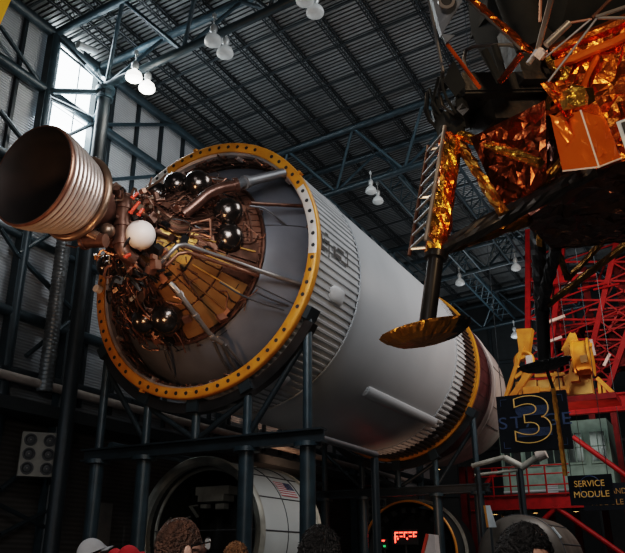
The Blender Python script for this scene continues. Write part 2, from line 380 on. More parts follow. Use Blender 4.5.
lattice(-10.6, 27.0, 39.6, 17.5, 'pale lattice girder along the hall directly above the rocket tank, beside the pad strut')
lattice(-8.0, 27.0, 39.6, 17.6, 'pale lattice girder along the hall, partly behind the gold foil leg and ladder', w=.8, h=.8)
lattice(-11.2, 39.9, 50.2, 17.6, 'far lattice girder along the hall, above the orange ring behind the foot pad')
lattice(-14.0, 27.0, 39.6, 17.0, 'pale lattice girder along the hall nearest to the left wall', w=.7, h=.7)

# free column in front of the wall that carries the nearest truss
r0 = thing('steel_column', 'tall round teal steel column just inside the bright window, under the truss end', 'column', (-16.37, 15.5, 0))
m = MB(); m.tube((-16.37, 15.5, 0), (-16.37, 15.5, 16.75), .22, n=18); m.build('shaft', 'steel_dark', r0)
m = MB(); m.tube((-16.37, 15.5, 16.75), (-16.37, 15.5, 16.9), .33, n=18); m.tube((-16.37, 15.5, 16.45), (-16.37, 15.5, 16.55), .30, n=18); m.build('cap_plate', 'steel', r0)
for q in ((XW+.1, 14.4, 16.65), (XW+.1, 16.65, 16.65)):
    m = MB(); m.tube((-16.37, 15.5, 16.75), q, .11, n=10); m.build('tie_tube', 'steel_pale', r0)
for q in ((XW+.1, 14.4, 12.), (XW+.1, 16.65, 9.)):
    m = MB(); m.tube((-16.37, 15.5, q[2]+1.5), q, .07, n=10); m.build('tie_tube', 'steel', r0)

# high bay lamps
def lamp(px, py, plane, label, lit, group, scale=1.):
    p = on_slope(px, py, *plane); s = scale
    r0 = thing('high_bay_lamp', label, 'ceiling lamp', p+Vector((0, 0, .75*s)), group=group)
    m = MB(); m.lathe([(.0, .62*s), (.06*s, .62*s), (.12*s, .52*s), (.12*s, .40*s), (.07*s, .30*s), (0.02, .28*s)], p, 'Z', 16); m.build('ballast_housing', 'lamp_metal', r0)
    m = MB(); m.lathe([(.07*s, .30*s), (.12*s, .24*s), (.235*s, .12*s), (.275*s, .0), (.265*s, -.07*s), (.19*s, -.13*s), (.10*s, -.16*s), (0, -.165*s)], p, 'Z', 20); m.build('glass_shade', 'lamp_lit' if lit else 'lamp_glass', r0)
    m = MB(); m.tube(p+Vector((0, 0, .68*s)), p+Vector((0, .0, 1.1*s)), .025*s, n=8); m.box(p+Vector((0, 0, .98*s)), (.10*s, .10*s, .14*s)); m.build('hanger', 'lamp_metal', r0)
    if lit:
        l = bpy.data.lights.new('lamp_light', 'POINT'); l.energy = 90; l.color = (1, .95, .86); l.shadow_soft_size = .25
        o = bpy.data.objects.new('lamp_light', l); C.objects.link(o); o.location = p+Vector((0, 0, -.45))
P1_ = (16.42, .08, -16.37)
lamp(134, 77, P1_, 'lit high bay lamp nearest the left wall, left one of the glowing pair', True, 'high bay lamps')
lamp(147, 88, P1_, 'lit high bay lamp hanging lower, right one of the glowing pair', True, 'high bay lamps')
lamp(213, 41, P1_, 'pale glass high bay lamp, left one of the middle pair under the near truss', False, 'high bay lamps')
lamp(225, 53, P1_, 'pale glass high bay lamp, right one of the middle pair under the near truss', False, 'high bay lamps')
lamp(305, 0, P1_, 'glass high bay lamp cut by the top of the photo, left of its pair', False, 'high bay lamps')
lamp(315, 12, P1_, 'glass high bay lamp just below the top of the photo, right of its pair', False, 'high bay lamps')
P2_ = (16.55, .08, -14.)
lamp(371, 191, P2_, 'small grey high bay lamp above the rocket tank, upper one of its pair', False, 'high bay lamps', .9)
lamp(378, 201, P2_, 'small grey high bay lamp above the rocket tank, lower one of its pair', False, 'high bay lamps', .9)
P3_ = (16.3, .08, -14.)
lamp(460, 283, P3_, 'small pale high bay lamp right of the black pad strut', False, 'high bay lamps', 1.)
lamp(516, 268, P3_, 'small pale high bay lamp under the lander, upper right of the truss', False, 'high bay lamps', 1.)
lamp(515, 336, (15.2, .08, -14.), 'small pale high bay lamp left of the amber machinery', False, 'high bay lamps', 1.)

# small white camera on the eave
p = on(90, 48, 0, XW+.85)
r0 = thing('security_camera', 'white security camera bracketed to the eave above the bright window', 'camera', p)
m = MB(); m.tube(p+Vector((-.45, 0, .15)), p, .05, n=10); m.box(p+Vector((-.48, .0, .15)), (.06, .3, .2)); m.build('bracket', 'lamp_metal', r0)
m = MB(); m.tube(p+Vector((-.05, -.4, -.15)), p+Vector((.05, .25, 0)), .12, n=14); m.tube(p+Vector((-.06, -.5, -.17)), p+Vector((-.05, -.4, -.15)), .14, n=14); m.build('camera_body', 'lamp_metal', r0)
# orange banner in the top left corner
a, b = dep(14.5, -8, 9.), dep(-1, 27, 9.); w = Vector((-1.2, -.64, .0))
r0 = MB(); r0.grid(lambda u, v: a.lerp(b, v)+w*u+Vector((0, 0, .03*math.sin(u*9))), 12, 8); bn = r0.build('hanging_banner', 'banner')
tag(bn, 'plain orange-yellow cloth banner edge hanging in the top left corner', 'banner')
# spiral ventilation duct on the wall
a, b = on(65, 236, 0, XW+.5), on(47, 366, 0, XW+.5); x, y = (a.x+b.x)/2, (a.y+b.y)/2
m = MB(); z = b.z-.8; prof = []
while z < a.z+2.2: prof += [(.215, z), (.235, z+.04), (.235, z+.07), (.215, z+.11)]; z += .13
m.lathe(prof, (x, y, 0), 'Z', 24); d = m.build('ventilation_duct', 'duct'); tag(d, 'vertical grey ribbed ventilation duct on the left wall under the engine nozzle', 'duct')
# pipes along the wall
r0 = thing('wall_pipe', 'pale pipe running along the left wall, low behind the support stands', 'pipe', (XW+.4, Y0, 6.85))
m = MB(); m.tube((XW+.45, Y0, 6.78), (XW+.45, 46, 6.5), .14, n=12); m.build('pipe_run', 'pinkpipe', r0)
for k in range(14):
    y = 6+k*2.7; m = MB(); m.box((XW+.42, y, 6.72), (.12, .12, .42)); m.build('pipe_clip', 'steel_dark', r0)
m = MB(); m.tube((XW+.5, Y0, 6.15), (XW+.5, 46, 5.6), .07, n=10); o = m.build('sprinkler_pipe', 'redpipe'); tag(o, 'thin dark red pipe running along the left wall below the pale pipe', 'pipe')
m = MB(); m.box((XW+.5, 18, 5.75), (1.3, 40, .35)); struct(m.build('trim_1', 'dark'))
# speaker cluster on the wall
def speaker_box(c0, label, hw, hh, turn, dpt=.5):
    r0 = thing('loudspeaker_cluster', label, 'loudspeaker', c0-Vector((0, 0, hh)), Matrix.Rotation(turn, 3, 'Z'), group='six-hole loudspeaker boxes')
    c = Vector((0, 0, hh)); m = MB(); m.box(c, (dpt, 2*hw, 2*hh)); m.build('cabinet', 'speaker', r0, local=True)
    for i in (-.5, .5):
        for j in (-.64, 0, .64):
            q = c+Vector((dpt/2, i*hw*1.05, j*hh)); m = MB(); m.lathe([(hw*.36, .0), (hw*.34, .03), (hw*.27, .03), (hw*.2, -.0), (.02, .01)], (0, 0, 0), 'Z', 18)
            rot = Matrix.Rotation(PI/2, 3, 'Y'); m.v = [rot @ v + q for v in m.v]; m.build('driver', 'black', r0, local=True)
    m = MB(); m.tube(c0+Vector((-.1, 0, .1)), (XW-.2, c0.y+.4, c0.z+.1), .05); m.build('wall_bracket', 'steel_dark', r0)
speaker_box(on(38, 455, 0, -17.2), 'pale loudspeaker box with six round drivers on the left wall', .50, .62, D2(-38), .4)
speaker_box(on(376, 511, 0, XW+.9), 'small far loudspeaker box with round drivers behind the yellow rimmed ring', .55, .66, D2(-48), .4)
# ================================================================ THE ROCKET STAGE (local axes: x right, y forward along the axis, z up)
RC = Vector((-10.48, 13.63, 8.53))
rk = thing('rocket_stage', 'huge grey horizontal rocket stage with exposed engine, raised on teal stands', 'rocket stage', RC)
def S(px, py, yl): return on(px, py, 1, RC.y+yl)-RC
def pol(r, t, y): return Vector((r*math.cos(t), y, r*math.sin(t)))
D = math.radians
def P(mb, name, mats, parent=None, smooth=40): return mb.build(name, mats, parent or rk, smooth, local=True)
# --- shell
def corrug(mb, ya, yb, r, n, h, mi=0, duty=.55):
    vs = []; fs = []; k4 = 4*n
    for k in range(n):
        t0 = 2*PI*k/n; w = 2*PI/n
        for tt, rr in ((0, r), (duty, r), (duty+.08, r+h), (.92, r+h)):
            vs += [pol(rr, t0+tt*w, ya), pol(rr, t0+tt*w, yb)]
    for k in range(k4):
        a, b = 2*k, 2*((k+1) % k4); fs.append((a, b, b+1, a+1))
    mb.add(vs, fs, mi)
m = MB(); m.lathe([(3.285, 2.42), (3.30, 2.5), (3.30, 10.2), (3.285, 10.3)], n=160); P(m, 'tank_body', 'tank')
m = MB(); corrug(m, .10, 2.38, 3.275, 112, .035); P(m, 'rear_skirt', 'skirt', smooth=0)
m = MB(); m.lathe([(3.30, 2.36), (3.335, 2.37), (3.335, 2.44), (3.30, 2.45)], n=128); P(m, 'joint_band', 'tank')
m = MB(); m.lathe([(3.29, 10.22), (3.325, 10.23), (3.325, 10.28), (3.29, 10.29)], n=128); P(m, 'joint_band', 'tank')
m = MB(); corrug(m, 10.28, 11.25, 3.275, 112, .05); P(m, 'front_skirt', 'skirt', smooth=0)
m = MB(); corrug(m, 11.25, 12.5, 3.275, 112, .05); P(m, 'black_skirt_band', 'skirt_black', smooth=0)
m = MB(); m.lathe([(3.28, 12.46), (3.40, 12.46), (3.42, 12.5), (3.42, 12.66), (3.40, 12.70), (3.27, 12.70)], n=128); P(m, 'front_flange', 'yellow')
m = MB(); m.lathe([(3.26, 12.7), (3.24, 12.75), (3.22, 13.3), (3.24, 13.32), (3.24, 13.4), (3.22, 13.42), (3.18, 14.9), (3.21, 14.92), (3.21, 15.0)], n=128)
for k in range(40): t = 2*PI*k/40; m.tube(pol(3.235, t, 12.75), pol(3.18, t, 14.8), .02, n=5)
P(m, 'dark_adapter_ring', 'maroon')
m = MB(); m.lathe([(3.20, 15.0), (3.17, 15.6), (3.19, 15.62), (3.19, 15.68), (3.165, 15.7), (3.02, 18.), (2.5, 20.4), (1.95, 20.6)], n=128); P(m, 'pale_cone', 'cone_white')
m = MB(); m.lathe([(1.95, 20.6), (0.05, 20.55)], n=64); P(m, 'cone_end', 'cone_white')
m = MB()
for t in (D(-34), D(-20), D(10)): m.box((0, 0, 0), (.02, .02, .02)); m.path([pol(3.175, t, 15.72), pol(3.03, t, 18.0)], .015, n=5)
P(m, 'panel_seam', 'seam')
# tunnel along the tank, and its end shoes
a, b = on(364, 391, 0, -7.2), on(433, 421, 0, -7.2)
def on_cyl(px, py, r):
    d = ray(px, py); ox, oz = EYE.x-RC.x, EYE.z-RC.z
    A = d.x**2+d.z**2; B = 2*(ox*d.x+oz*d.z); Cc = ox*ox+oz*oz-r*r; t = (-B-math.sqrt(max(0, B*B-4*A*Cc)))/(2*A)
    q = EYE+d*t-RC; return math.atan2(q.z, q.x), q.y
t1, ya_ = on_cyl(364, 391, 3.3); t2, yb_ = on_cyl(432, 421, 3.3); tt = (t1+t2)/2
def half_bar(mb, t, ya, yb, w, h, r=3.29, n=8, endr=.25, mi=0):
    rows = []
    for y, s in ((ya, .05), (ya+endr*.35, .75), (ya+endr, 1.), (yb-endr, 1.), (yb-endr*.35, .75), (yb, .05)):
        rows.append([pol(r+h*s*math.sin(PI*k/n)**.6 if 0 < k < n else r-.02, t+(w/2*math.cos(PI*k/n)*(s**.3))/r, y) for k in range(n+1)])
    vs = [p for row in rows for p in row]; fs = []
    for i in range(len(rows)-1):
        for k in range(n): fs.append((i*(n+1)+k, i*(n+1)+k+1, (i+1)*(n+1)+k+1, (i+1)*(n+1)+k))
    mb.add(vs, fs, mi)
m = MB(); half_bar(m, tt, ya_, yb_+.25, .36, .14, endr=.12); P(m, 'cable_tunnel', 'tank')
# blisters on the rear skirt
for (px, py, ln, w) in ((338, 296, .75, .42), (278, 382, .8, .5)):
    t, y = on_cyl(px, py, 3.33); m = MB(); half_bar(m, t, y-ln/2, y+ln/2, w, .10, endr=ln*.45, n=10); P(m, 'skirt_blister', 'skirt')
# small plates at the front skirt's lower edge
for (px, py) in ((441, 426), (436, 437), (402, 451)):
    t, y = on_cyl(px, py, 3.33); m = MB(); half_bar(m, t, y-.12, y+.12, .2, .04, r=3.31, endr=.03); P(m, 'skirt_plate', 'greypipe')
# black stencil marks on the rear skirt: two open frames with ticks
m = MB()
def mark(t, y, wt, wy):
    m.add([pol(3.325, t-wt/2/3.3, y-wy/2), pol(3.325, t+wt/2/3.3, y-wy/2), pol(3.325, t+wt/2/3.3, y+wy/2), pol(3.325, t-wt/2/3.3, y+wy/2)], [(0, 1, 2, 3)])
for (px, py, wt, wy) in ((322, 240, .34, .09), (327, 241.5, .08, .30), (325, 248, .08, .30), (329.5, 249, .42, .06), (335, 252, .30, .12), (341, 251, .08, .35), (339, 257, .10, .30), (348, 259, .44, .06), (344.5, 263.5, .08, .35), (327, 234, .05, .16), (347, 253, .05, .16)):
    t, y = on_cyl(px, py, 3.33); mark(t, y, wt, wy)
P(m, 'stencil_mark', 'black')

# --- rear flange with bolt holes
fl = MB(); fl.lathe([(3.10, .06), (3.10, .0), (3.13, -.02), (3.32, -.02), (3.345, .0), (3.36, .03), (3.36, .13), (3.30, .15)], n=176); flange = P(fl, 'rear_flange', ['yellow', 'flange_worn'])
for p_ in flange.data.polygons:
    a_ = math.degrees(math.atan2(p_.center.z, p_.center.x)) % 360
    p_.material_index = 1 if 112 < a_ < 152 or a_ < 26 or a_ > 354 else 0
    if math.hypot(p_.center.x, p_.center.z) > 3.322: p_.material_index = 0
for k in range(68):
    t = 2*PI*(k+.5)/68
    if k % 17 == 10: continue
    m = MB(); c = pol(3.225, t, -.021); m.lathe([(.001, -.002), (.048, -.003), (.052, .006)], c, 'Y', 10); P(m, 'bolt_hole', 'black', flange)
for t in (D(33), D(96), D(243)):             # lugs on the outer edge
    m = MB(); m.box(pol(3.38, t, .06), (.07, .14, .09), 0, Matrix.Rotation(-t, 3, 'Y')); P(m, 'flange_lug', 'yellow', flange, 0)
m = MB(); m.lathe([(3.10, .05), (3.05, .10), (3.045, .26), (3.09, .30)], n=128); P(m, 'inner_lip', 'lip')
m = MB(); m.lathe([(3.09, .3), (3.10, 1.1)], n=128)
for yy in (.42, .62, .85): m.lathe([(3.10, yy), (3.0, yy+.005), (3.0, yy+.05), (3.10, yy+.055)], n=96)
P(m, 'inner_skirt', 'skirt_in')
m = MB()
rnd = random.Random(3)
for k in range(150):                     # clips and wiring around the inside of the skirt
    t = D(rnd.uniform(48, 290)); y = rnd.uniform(.15, .8); t2_ = t+rnd.uniform(.03, .16)
    m.path([pol(3.04, t, y), pol(2.98, (t+t2_)/2, y+rnd.uniform(-.1, .1)), pol(3.03, t2_, y+rnd.uniform(-.2, .2))], rnd.uniform(.010, .024), n=5, mi=rnd.choice((0, 0, 1)))
    if k % 3 == 0: m.box(pol(3.02, t, y), (.08, .1, .06), rnd.choice((0, 1)), Matrix.Rotation(-t, 3, 'Y'))
P(m, 'skirt_wiring', ['copper_dark', 'copper'])['kind'] = 'stuff'
for k in range(30):
    t = D(38+11.4*k); m = MB(); m.box(pol(3.02, t, .28), (.10, .20, .07), 0, Matrix.Rotation(-t, 3, 'Y')); P(m, 'skirt_bracket', 'skirt_in' if k % 3 else 'lip', smooth=0)
# --- tank dome (sphere of radius 3.28 about y = 2.12)
def dome_y(r): return 2.12-math.sqrt(max(0, 3.28**2-r*r))
m = MB(); m.lathe([(r, dome_y(r)) for r in (1.6, 1.9, 2.1, 2.3, 2.5, 2.7, 2.85, 2.98, 3.06, 3.1)], n=128); P(m, 'tank_dome', 'dome')
for k in range(9):
    t = D(12+40*k); m = MB(); m.path([pol(r+.006, t, dome_y(r)-.008) for r in (2.1, 2.3, 2.5, 2.7, 2.9, 3.05)], .012, n=5); P(m, 'dome_weld', 'seam')
# --- thrust cone
RB, YB, RT, YT = 2.13, -.40, .52, -2.30
def cone(t, s, off=0.):
    r = RB+(RT-RB)*s; y = YB+(YT-YB)*s; nx, ny = (RB-RT), 0
    L = math.hypot(RB-RT, YB-YT); nr, nyy = (YB-YT)/L, -(RB-RT)/L
    return pol(r+nr*off, t, y+nyy*off)
m = MB(); m.lathe([(RB, YB), (RT, YT), (.05, YT)], n=96); P(m, 'thrust_cone', 'copper_dark')
m = MB(); m.lathe([(RB-.02, YB+.02), (RB+.05, YB+.02), (RB+.06, YB-.04), (RB+.03, YB-.07), (RB-.03, YB-.06)], n=96); P(m, 'cone_base_ring', 'copper_dark')
m = MB()
for k in range(84):
    t = 2*PI*k/84; m.beam(cone(t, .02, .02), cone(t, .62 if k % 2 else .95, .02), .045, .04, 0, up=pol(1, t, -.8))
P(m, 'cone_stringer', ['copper_dark'], smooth=0)
for s in (.12, .3, .5, .68, .86):
    m = MB(); r = RB+(RT-RB)*s; y = YB+(YT-YB)*s; m.torus((0, y-.03, 0), r+.03, .03, n=96, m=6); P(m, 'cone_hoop', 'copper_dark')
# copper shingles on the right upper side
rnd = random.Random(5)
m = MB()
for k in range(17):
    t0 = D(-8+4.6*k)
    for j in range(3):
        s0, s1 = .03+.14*j, .15+.14*j
        t_ = t0+D(3.9); q = [cone(t0, s0, .045), cone(t_, s0, .045), cone(t_, s1, .045), cone(t0, s1, .045)]
        q += [p_+(cone(t0, s0, -.03)-cone(t0, s0, .045)) for p_ in q]
        m.add(q, [(0, 1, 2, 3), (0, 4, 5, 1), (1, 5, 6, 2), (2, 6, 7, 3), (3, 7, 4, 0)])
P(m, 'copper_cladding', 'copper', smooth=0)
# amber gold panels, lower right
def panel(ta, tb, s0, s1, mt):
    m = MB(); n = 4; rows = []
    for off in (.07, .02):
        for s in (s0, s1): rows.append([cone(D(ta+(tb-ta)*k/n), s, off) for k in range(n+1)])
    vs = [p_ for r in rows for p_ in r]; fs = []; w = n+1
    for k in range(n):
        fs += [(k, k+1, w+k+1, w+k), (k, 2*w+k, 2*w+k+1, k+1), (w+k, w+k+1, 3*w+k+1, 3*w+k)]
    fs += [(0, w, 3*w, 2*w), (n, 2*w+n, 3*w+n, w+n)]
    m.add(vs, fs); return P(m, 'gold_panel', mt)
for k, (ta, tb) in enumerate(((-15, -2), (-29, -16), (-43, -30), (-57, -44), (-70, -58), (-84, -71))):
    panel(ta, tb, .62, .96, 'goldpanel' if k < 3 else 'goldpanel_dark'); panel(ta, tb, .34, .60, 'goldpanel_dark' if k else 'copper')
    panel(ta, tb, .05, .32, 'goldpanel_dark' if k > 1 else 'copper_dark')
for ta in (-8.5, -22.5, -36.5, -50.5): 
    m = MB(); m.tube(cone(D(ta), .08, .10), cone(D(ta), .58, .10), .018, n=6); P(m, 'panel_rod', 'goldpanel_dark' if ta < -40 else 'goldpanel')
# --- glossy helium spheres
for (px, py, r, yl) in ((157, 194, .28, -1.5), (176.5, 185, .31, -1.4), (198, 184.5, .34, -1.3), (228, 213, .36, -1.05), (228.5, 238.5, .36, -1.05), (146, 320, .33, -1.05), (167.5, 318.5, .36, -1.15), (107.5, 266, .28, -.9)):
    c = S(px, py, yl); m = MB(); m.sphere(c, r, 32, 20); sp = P(m, 'pressure_sphere', 'bottle')
    d = Vector((c.x, 0, c.z)).normalized(); m = MB(); m.tube(c-d*r*.9, c-d*(r+.22), .05, n=8); m.tube(c-d*(r+.0), c-d*(r+.05), .09, n=10); P(m, 'sphere_boss', 'copper', sp)
# --- ducts and pipes
def pipe(pts, r, mt='copper', name='pipe', n=12, sm=2, flanges=()):
    pts = [S(*p_) if isinstance(p_, tuple) else p_ for p_ in pts]
    m = MB(); m.path(pts, r, n=n, smooth=sm); o = P(m, name, mt)
    for i in flanges:
        p_ = pts[i]; d = (pts[min(i+1, len(pts)-1)]-pts[max(i-1, 0)]).normalized(); m = MB(); m.tube(p_-d*.05, p_+d*.05, r*1.35, n=16); P(m, 'pipe_flange', mt, o)
    return o
pipe([(184, 214, -2.0), (196, 205, -1.9), (212, 190, -1.75), (236, 185, -1.4)], .125, 'duct_brown', 'feed_duct', 18, flanges=(3,))
pipe([(236, 185, -1.4), (246, 182, -1.2), (262, 178, -.7), (283, 173, -.1)], .115, 'greypipe', 'feed_duct', 18, flanges=(0, 1))
pipe([(250, 203, -1.2), (262, 204, -.8), (302, 206, .2)], .045, 'copper_dark')
pipe([(250, 206, -1.2), (266, 208, -.7), (290, 229, .2), (306, 231, .5)], .022, 'greypipe')
pipe([(161, 262, -2.5), (169, 254, -2.5), (180, 243, -2.4), (200, 250, -1.9), (232, 261, -1.3), (262, 272, -.6), (300, 284, .3)], .05, 'silver', sm=1)
pipe([(166, 266, -2.4), (182, 250, -2.3), (205, 258, -1.8), (236, 268, -1.2), (258, 276, -.6)], .04, 'copper', sm=1)
pipe([(184, 247, -2.3), (215, 256, -1.7), (250, 268, -.9)], .025, 'copper_dark')
pipe([(170, 283, -2.1), (180, 294, -1.9), (196, 316, -1.4), (212, 337, -.8), (222, 343, -.5)], .055, 'silver', sm=1, flanges=(1, 2, 3))
pipe([(222, 343, -.5), (229, 357, -.1), (236, 369, .3)], .05, 'greypipe', sm=1)
pipe([(214, 342, -.6), (220, 356, -.2), (229, 370, .3)], .035, 'greypipe', sm=1)
pipe([(226, 345, -.5), (236, 357, -.1), (243, 366, .3)], .03, 'greypipe', sm=1)
pipe([(165, 349, -.6), (170, 358, -.3), (174, 375, .25)], .04, 'greypipe', sm=1)
pipe([(220, 282, -1.4), (245, 298, -.7), (284, 310, .2)], .022, 'seam'); pipe([(256, 292, -.5), (272, 300, -.1), (288, 305, .3)], .022, 'seam')
pipe([(206, 178, -1.0), (226, 180, -.8), (238, 186, -1.0)], .018, 'silver')
# rectangular tube frame left of the right pair of spheres
for a, b in (((189, 224, -1.8), (210, 219, -1.6)), ((189, 224, -1.8), (190, 236, -1.8)), ((190, 236, -1.8), (211, 237, -1.5)), ((210, 219, -1.6), (211, 237, -1.5)), ((190, 230, -1.8), (210, 229, -1.55))):
    pipe([a, b], .028, 'copper', 'frame_tube', 8, 0)
# bundled curved pipes sweeping in at the upper left
for k in range(6):
    o = k*2.6
    pipe([(146-o*.25, 198+o, -2.5+.02*k), (158, 207+o*.95, -2.3), (168, 216+o, -2.2), (180, 222+o*.9, -2.0), (190, 221+o*.8, -1.8)], .035, ('copper', 'copper_dark', 'bronze')[k % 3], 'pipe', 8)
for k in range(7):
    pipe([(152+3*k, 204+2*k, -2.1), (168+3*k, 200+1.5*k, -1.9), (186+2*k, 196+2.2*k, -1.6)], .022, ('copper', 'copper_dark')[k % 2], 'pipe', 6)
def tangle(name, seed, n, tr, sr, mats, rr=(.010, .028), hop=(.04, .30), boxes=10):
    rnd = random.Random(seed); m = MB(); nm = len(mats)
    for k in range(n):
        t = D(rnd.uniform(*tr)); s = rnd.uniform(*sr); pts = []; h = rnd.uniform(*hop)
        for j in range(rnd.choice((3, 4, 5))):
            pts.append(cone(t, s, h)); t += D(rnd.uniform(-9, 9)); s = min(1.05, max(-.05, s+rnd.uniform(-.16, .16))); h = max(.02, h+rnd.uniform(-.09, .09))
        m.path(pts, rnd.uniform(*rr), n=6, mi=rnd.randrange(nm), smooth=1)
    for k in range(boxes):
        t = D(rnd.uniform(*tr)); s = rnd.uniform(*sr); h = rnd.uniform(.04, .22)
        rot = Euler((rnd.uniform(-1, 1), rnd.uniform(-1, 1), rnd.uniform(-1, 1))).to_matrix()
        if k % 2: m.box(cone(t, s, h), (rnd.uniform(.08, .22), rnd.uniform(.08, .2), rnd.uniform(.06, .2)), rnd.randrange(nm), rot)
        else:
            q = cone(t, s, h); d = rot @ Vector((1, 0, 0)); m.tube(q-d*rnd.uniform(.05, .15), q+d*rnd.uniform(.05, .15), rnd.uniform(.03, .08), n=10, mi=rnd.randrange(nm))
    o = P(m, name, mats); o['kind'] = 'stuff'; return o
tangle('pipe_tangle', 11, 70, (118, 175), (.05, 1.), ['copper', 'copper_dark', 'bronze', 'black_gloss'], boxes=30)
tangle('pipe_tangle', 12, 120, (170, 262), (-.05, 1.), ['copper_dark', 'black_gloss', 'copper', 'copper_dark', 'bronze'], boxes=55)
tangle('pipe_tangle', 13, 30, (28, 120), (.5, 1.), ['copper', 'copper_dark', 'copper_dark'], hop=(.04, .16), boxes=10)
tangle('pipe_tangle', 14, 46, (-30, 50), (.35, 1.), ['copper_dark', 'copper', 'black_gloss'], (.008, .022), (.06, .2), 16)
tangle('pipe_tangle', 17, 30, (5, 75), (.02, .5), ['copper_dark', 'copper'], (.008, .016), (.05, .10), 10)
tangle('pipe_tangle', 15, 34, (-110, -40), (.05, .9), ['copper_dark', 'copper', 'black_gloss'], (.008, .02), (.08, .16), 10)
tangle('pipe_tangle', 16, 40, (200, 270), (.05, .45), ['black_gloss', 'copper_dark', 'copper'], boxes=16)
# small fittings at the left edge of the flange
c = S(100, 290, -.15); m = MB(); m.tube(c, c+Vector((0, -.16, 0)), .10, n=16); m.tube(c+Vector((0, -.16, 0)), c+Vector((0, -.18, 0)), .05, n=12); P(m, 'flange_plug', 'white_sphere')
c = S(101, 259, -.1); m = MB()
for k in range(9): m.box(c+Vector((rnd.uniform(-.15, .25), rnd.uniform(-.2, .1), rnd.uniform(-.08, .08))), (.13, .12, .1), 0, Euler((k, k*2, k)).to_matrix())
P(m, 'flange_fitting', 'yellow')

# --- engine
eng_prof = [(-5.32, 1.0), (-5.0, .955), (-4.6, .86), (-4.2, .745), (-3.9, .63), (-3.6, .49), (-3.4, .36), (-3.25, .26), (-3.1, .22), (-2.85, .25), (-2.7, .27)]
def bell_r(y):
    for (a, ra), (b, rb) in zip(eng_prof, eng_prof[1:]):
        if a <= y <= b: return ra+(rb-ra)*(y-a)/(b-a)
    return .25
m = MB(); m.lathe([(r, y) for y, r in eng_prof], n=96)
bell = P(m, 'engine_nozzle', 'bell')
m = MB(); m.lathe([(1.0, -5.32), (.985, -5.34), (.965, -5.32)]+[(r-.035, y) for y, r in eng_prof[1:]]+[(.02, -2.8)], n=96); P(m, 'nozzle_lining', 'bell_in', bell)
m = MB(); m.torus((0, -5.31, 0), 1.005, .030, n=96); P(m, 'nozzle_lip', 'copper', bell)
for k in range(9):
    y = -5.19+.125*k; m = MB(); m.torus((0, y, 0), bell_r(y)+.018, .036, n=96, m=8); P(m, 'nozzle_hoop', 'hoop', bell)
m = MB(); m.torus((0, -4.16, 0), .835, .085, n=80, m=12); P(m, 'fuel_manifold', 'bronze')
m = MB(); m.torus((0, -3.98, 0), .70, .04, n=80, m=8); P(m, 'nozzle_band', 'copper')
m = MB(); m.lathe([(.27, -2.95), (.40, -2.9), (.42, -2.75), (.33, -2.7), (.30, -2.5), (.18, -2.3)], n=32); P(m, 'injector_dome', 'copper_dark')
tilt_m = Matrix.Translation((0, -3., 0)) @ Matrix.Rotation(D(2.4), 4, 'X') @ Matrix.Rotation(D(1.2), 4, 'Z') @ Matrix.Translation((0, 3., 0))   # the nozzle hangs a little on its gimbal
for ob in [o_ for o_ in bpy.data.objects if o_.name.split('.')[0] in ('engine_nozzle', 'nozzle_lining', 'nozzle_lip', 'nozzle_hoop', 'fuel_manifold', 'nozzle_band')]: ob.data.transform(tilt_m)
c = S(140.5, 235, -3.0); m = MB(); m.sphere(c, .31, 40, 24); P(m, 'start_tank_sphere', 'white_sphere')
m = MB(); m.tube(c+Vector((.1, .2, -.1)), Vector((.1, -2.5, -.1)), .14, n=12); P(m, 'sphere_mount', 'black_gloss')
a, b = S(123, 201, -3.2), S(121, 252, -3.2)
m = MB(); m.path([a+Vector((-.1, .2, .1)), a, a.lerp(b, .5), b, b+Vector((.1, .3, -.1))], .155, n=18, smooth=2)
for f in (.15, .5, .85): p_ = a.lerp(b, f); d = (b-a).normalized(); m.tube(p_-d*.04, p_+d*.04, .18, n=18)
P(m, 'turbopump_duct', 'copper_dark')
c = S(107, 231, -3.6); m = MB(); m.sphere(c, .165, 24, 16); m.tube(c, c+Vector((-.2, .1, -.2)), .08, n=12); P(m, 'turbopump_cap', 'bronze')
c = S(93, 239, -3.9); m = MB(); m.tube(c+Vector((-.2, 0, .0)), c+Vector((.25, .1, -.05)), .14, n=18); m.tube(c+Vector((-.25, 0, .0)), c+Vector((-.18, .0, 0)), .18, n=18); P(m, 'turbine_housing', 'copper_dark')
c = S(88, 232, -4.0); m = MB(); m.tube(c, c+Vector((.2, .1, -.12)), .10, n=14); P(m, 'exhaust_elbow', 'bronze')
rnd = random.Random(21)
def clutter(name, n, cx_, mats, sx, sy, sz, rr, boxes, seed):
    rnd = random.Random(seed); m = MB()
    for k in range(n):
        p0 = Vector((cx_.x+rnd.uniform(-sx, sx), cx_.y+rnd.uniform(-sy, sy), cx_.z+rnd.uniform(-sz, sz))); pts = [p0]
        for j in range(3): pts.append(pts[-1]+Vector((rnd.uniform(-.25, .25), rnd.uniform(-.25, .25), rnd.uniform(-.25, .25))))
        m.path(pts, rnd.uniform(*rr), n=6, smooth=1, mi=rnd.randrange(len(mats)))
    for k in range(boxes):
        p0 = Vector((cx_.x+rnd.uniform(-sx, sx), cx_.y+rnd.uniform(-sy, sy), cx_.z+rnd.uniform(-sz, sz))); rot = Euler((rnd.random()*3, rnd.random()*3, rnd.random()*3)).to_matrix()
        if k % 3: m.box(p0, (rnd.uniform(.08, .2), rnd.uniform(.08, .2), rnd.uniform(.06, .16)), rnd.randrange(len(mats)), rot)
        else:
            d = rot @ Vector((0, 0, 1)); m.tube(p0-d*.1, p0+d*.1, rnd.uniform(.04, .09), n=12, mi=rnd.randrange(len(mats)))
    o = P(m, name, mats); o['kind'] = 'stuff'; return o
clutter('engine_plumbing', 46, Vector((.0, -3.15, .05)), ['copper_dark', 'copper', 'black_gloss', 'bronze'], .45, .35, .5, (.012, .035), 26, 31)
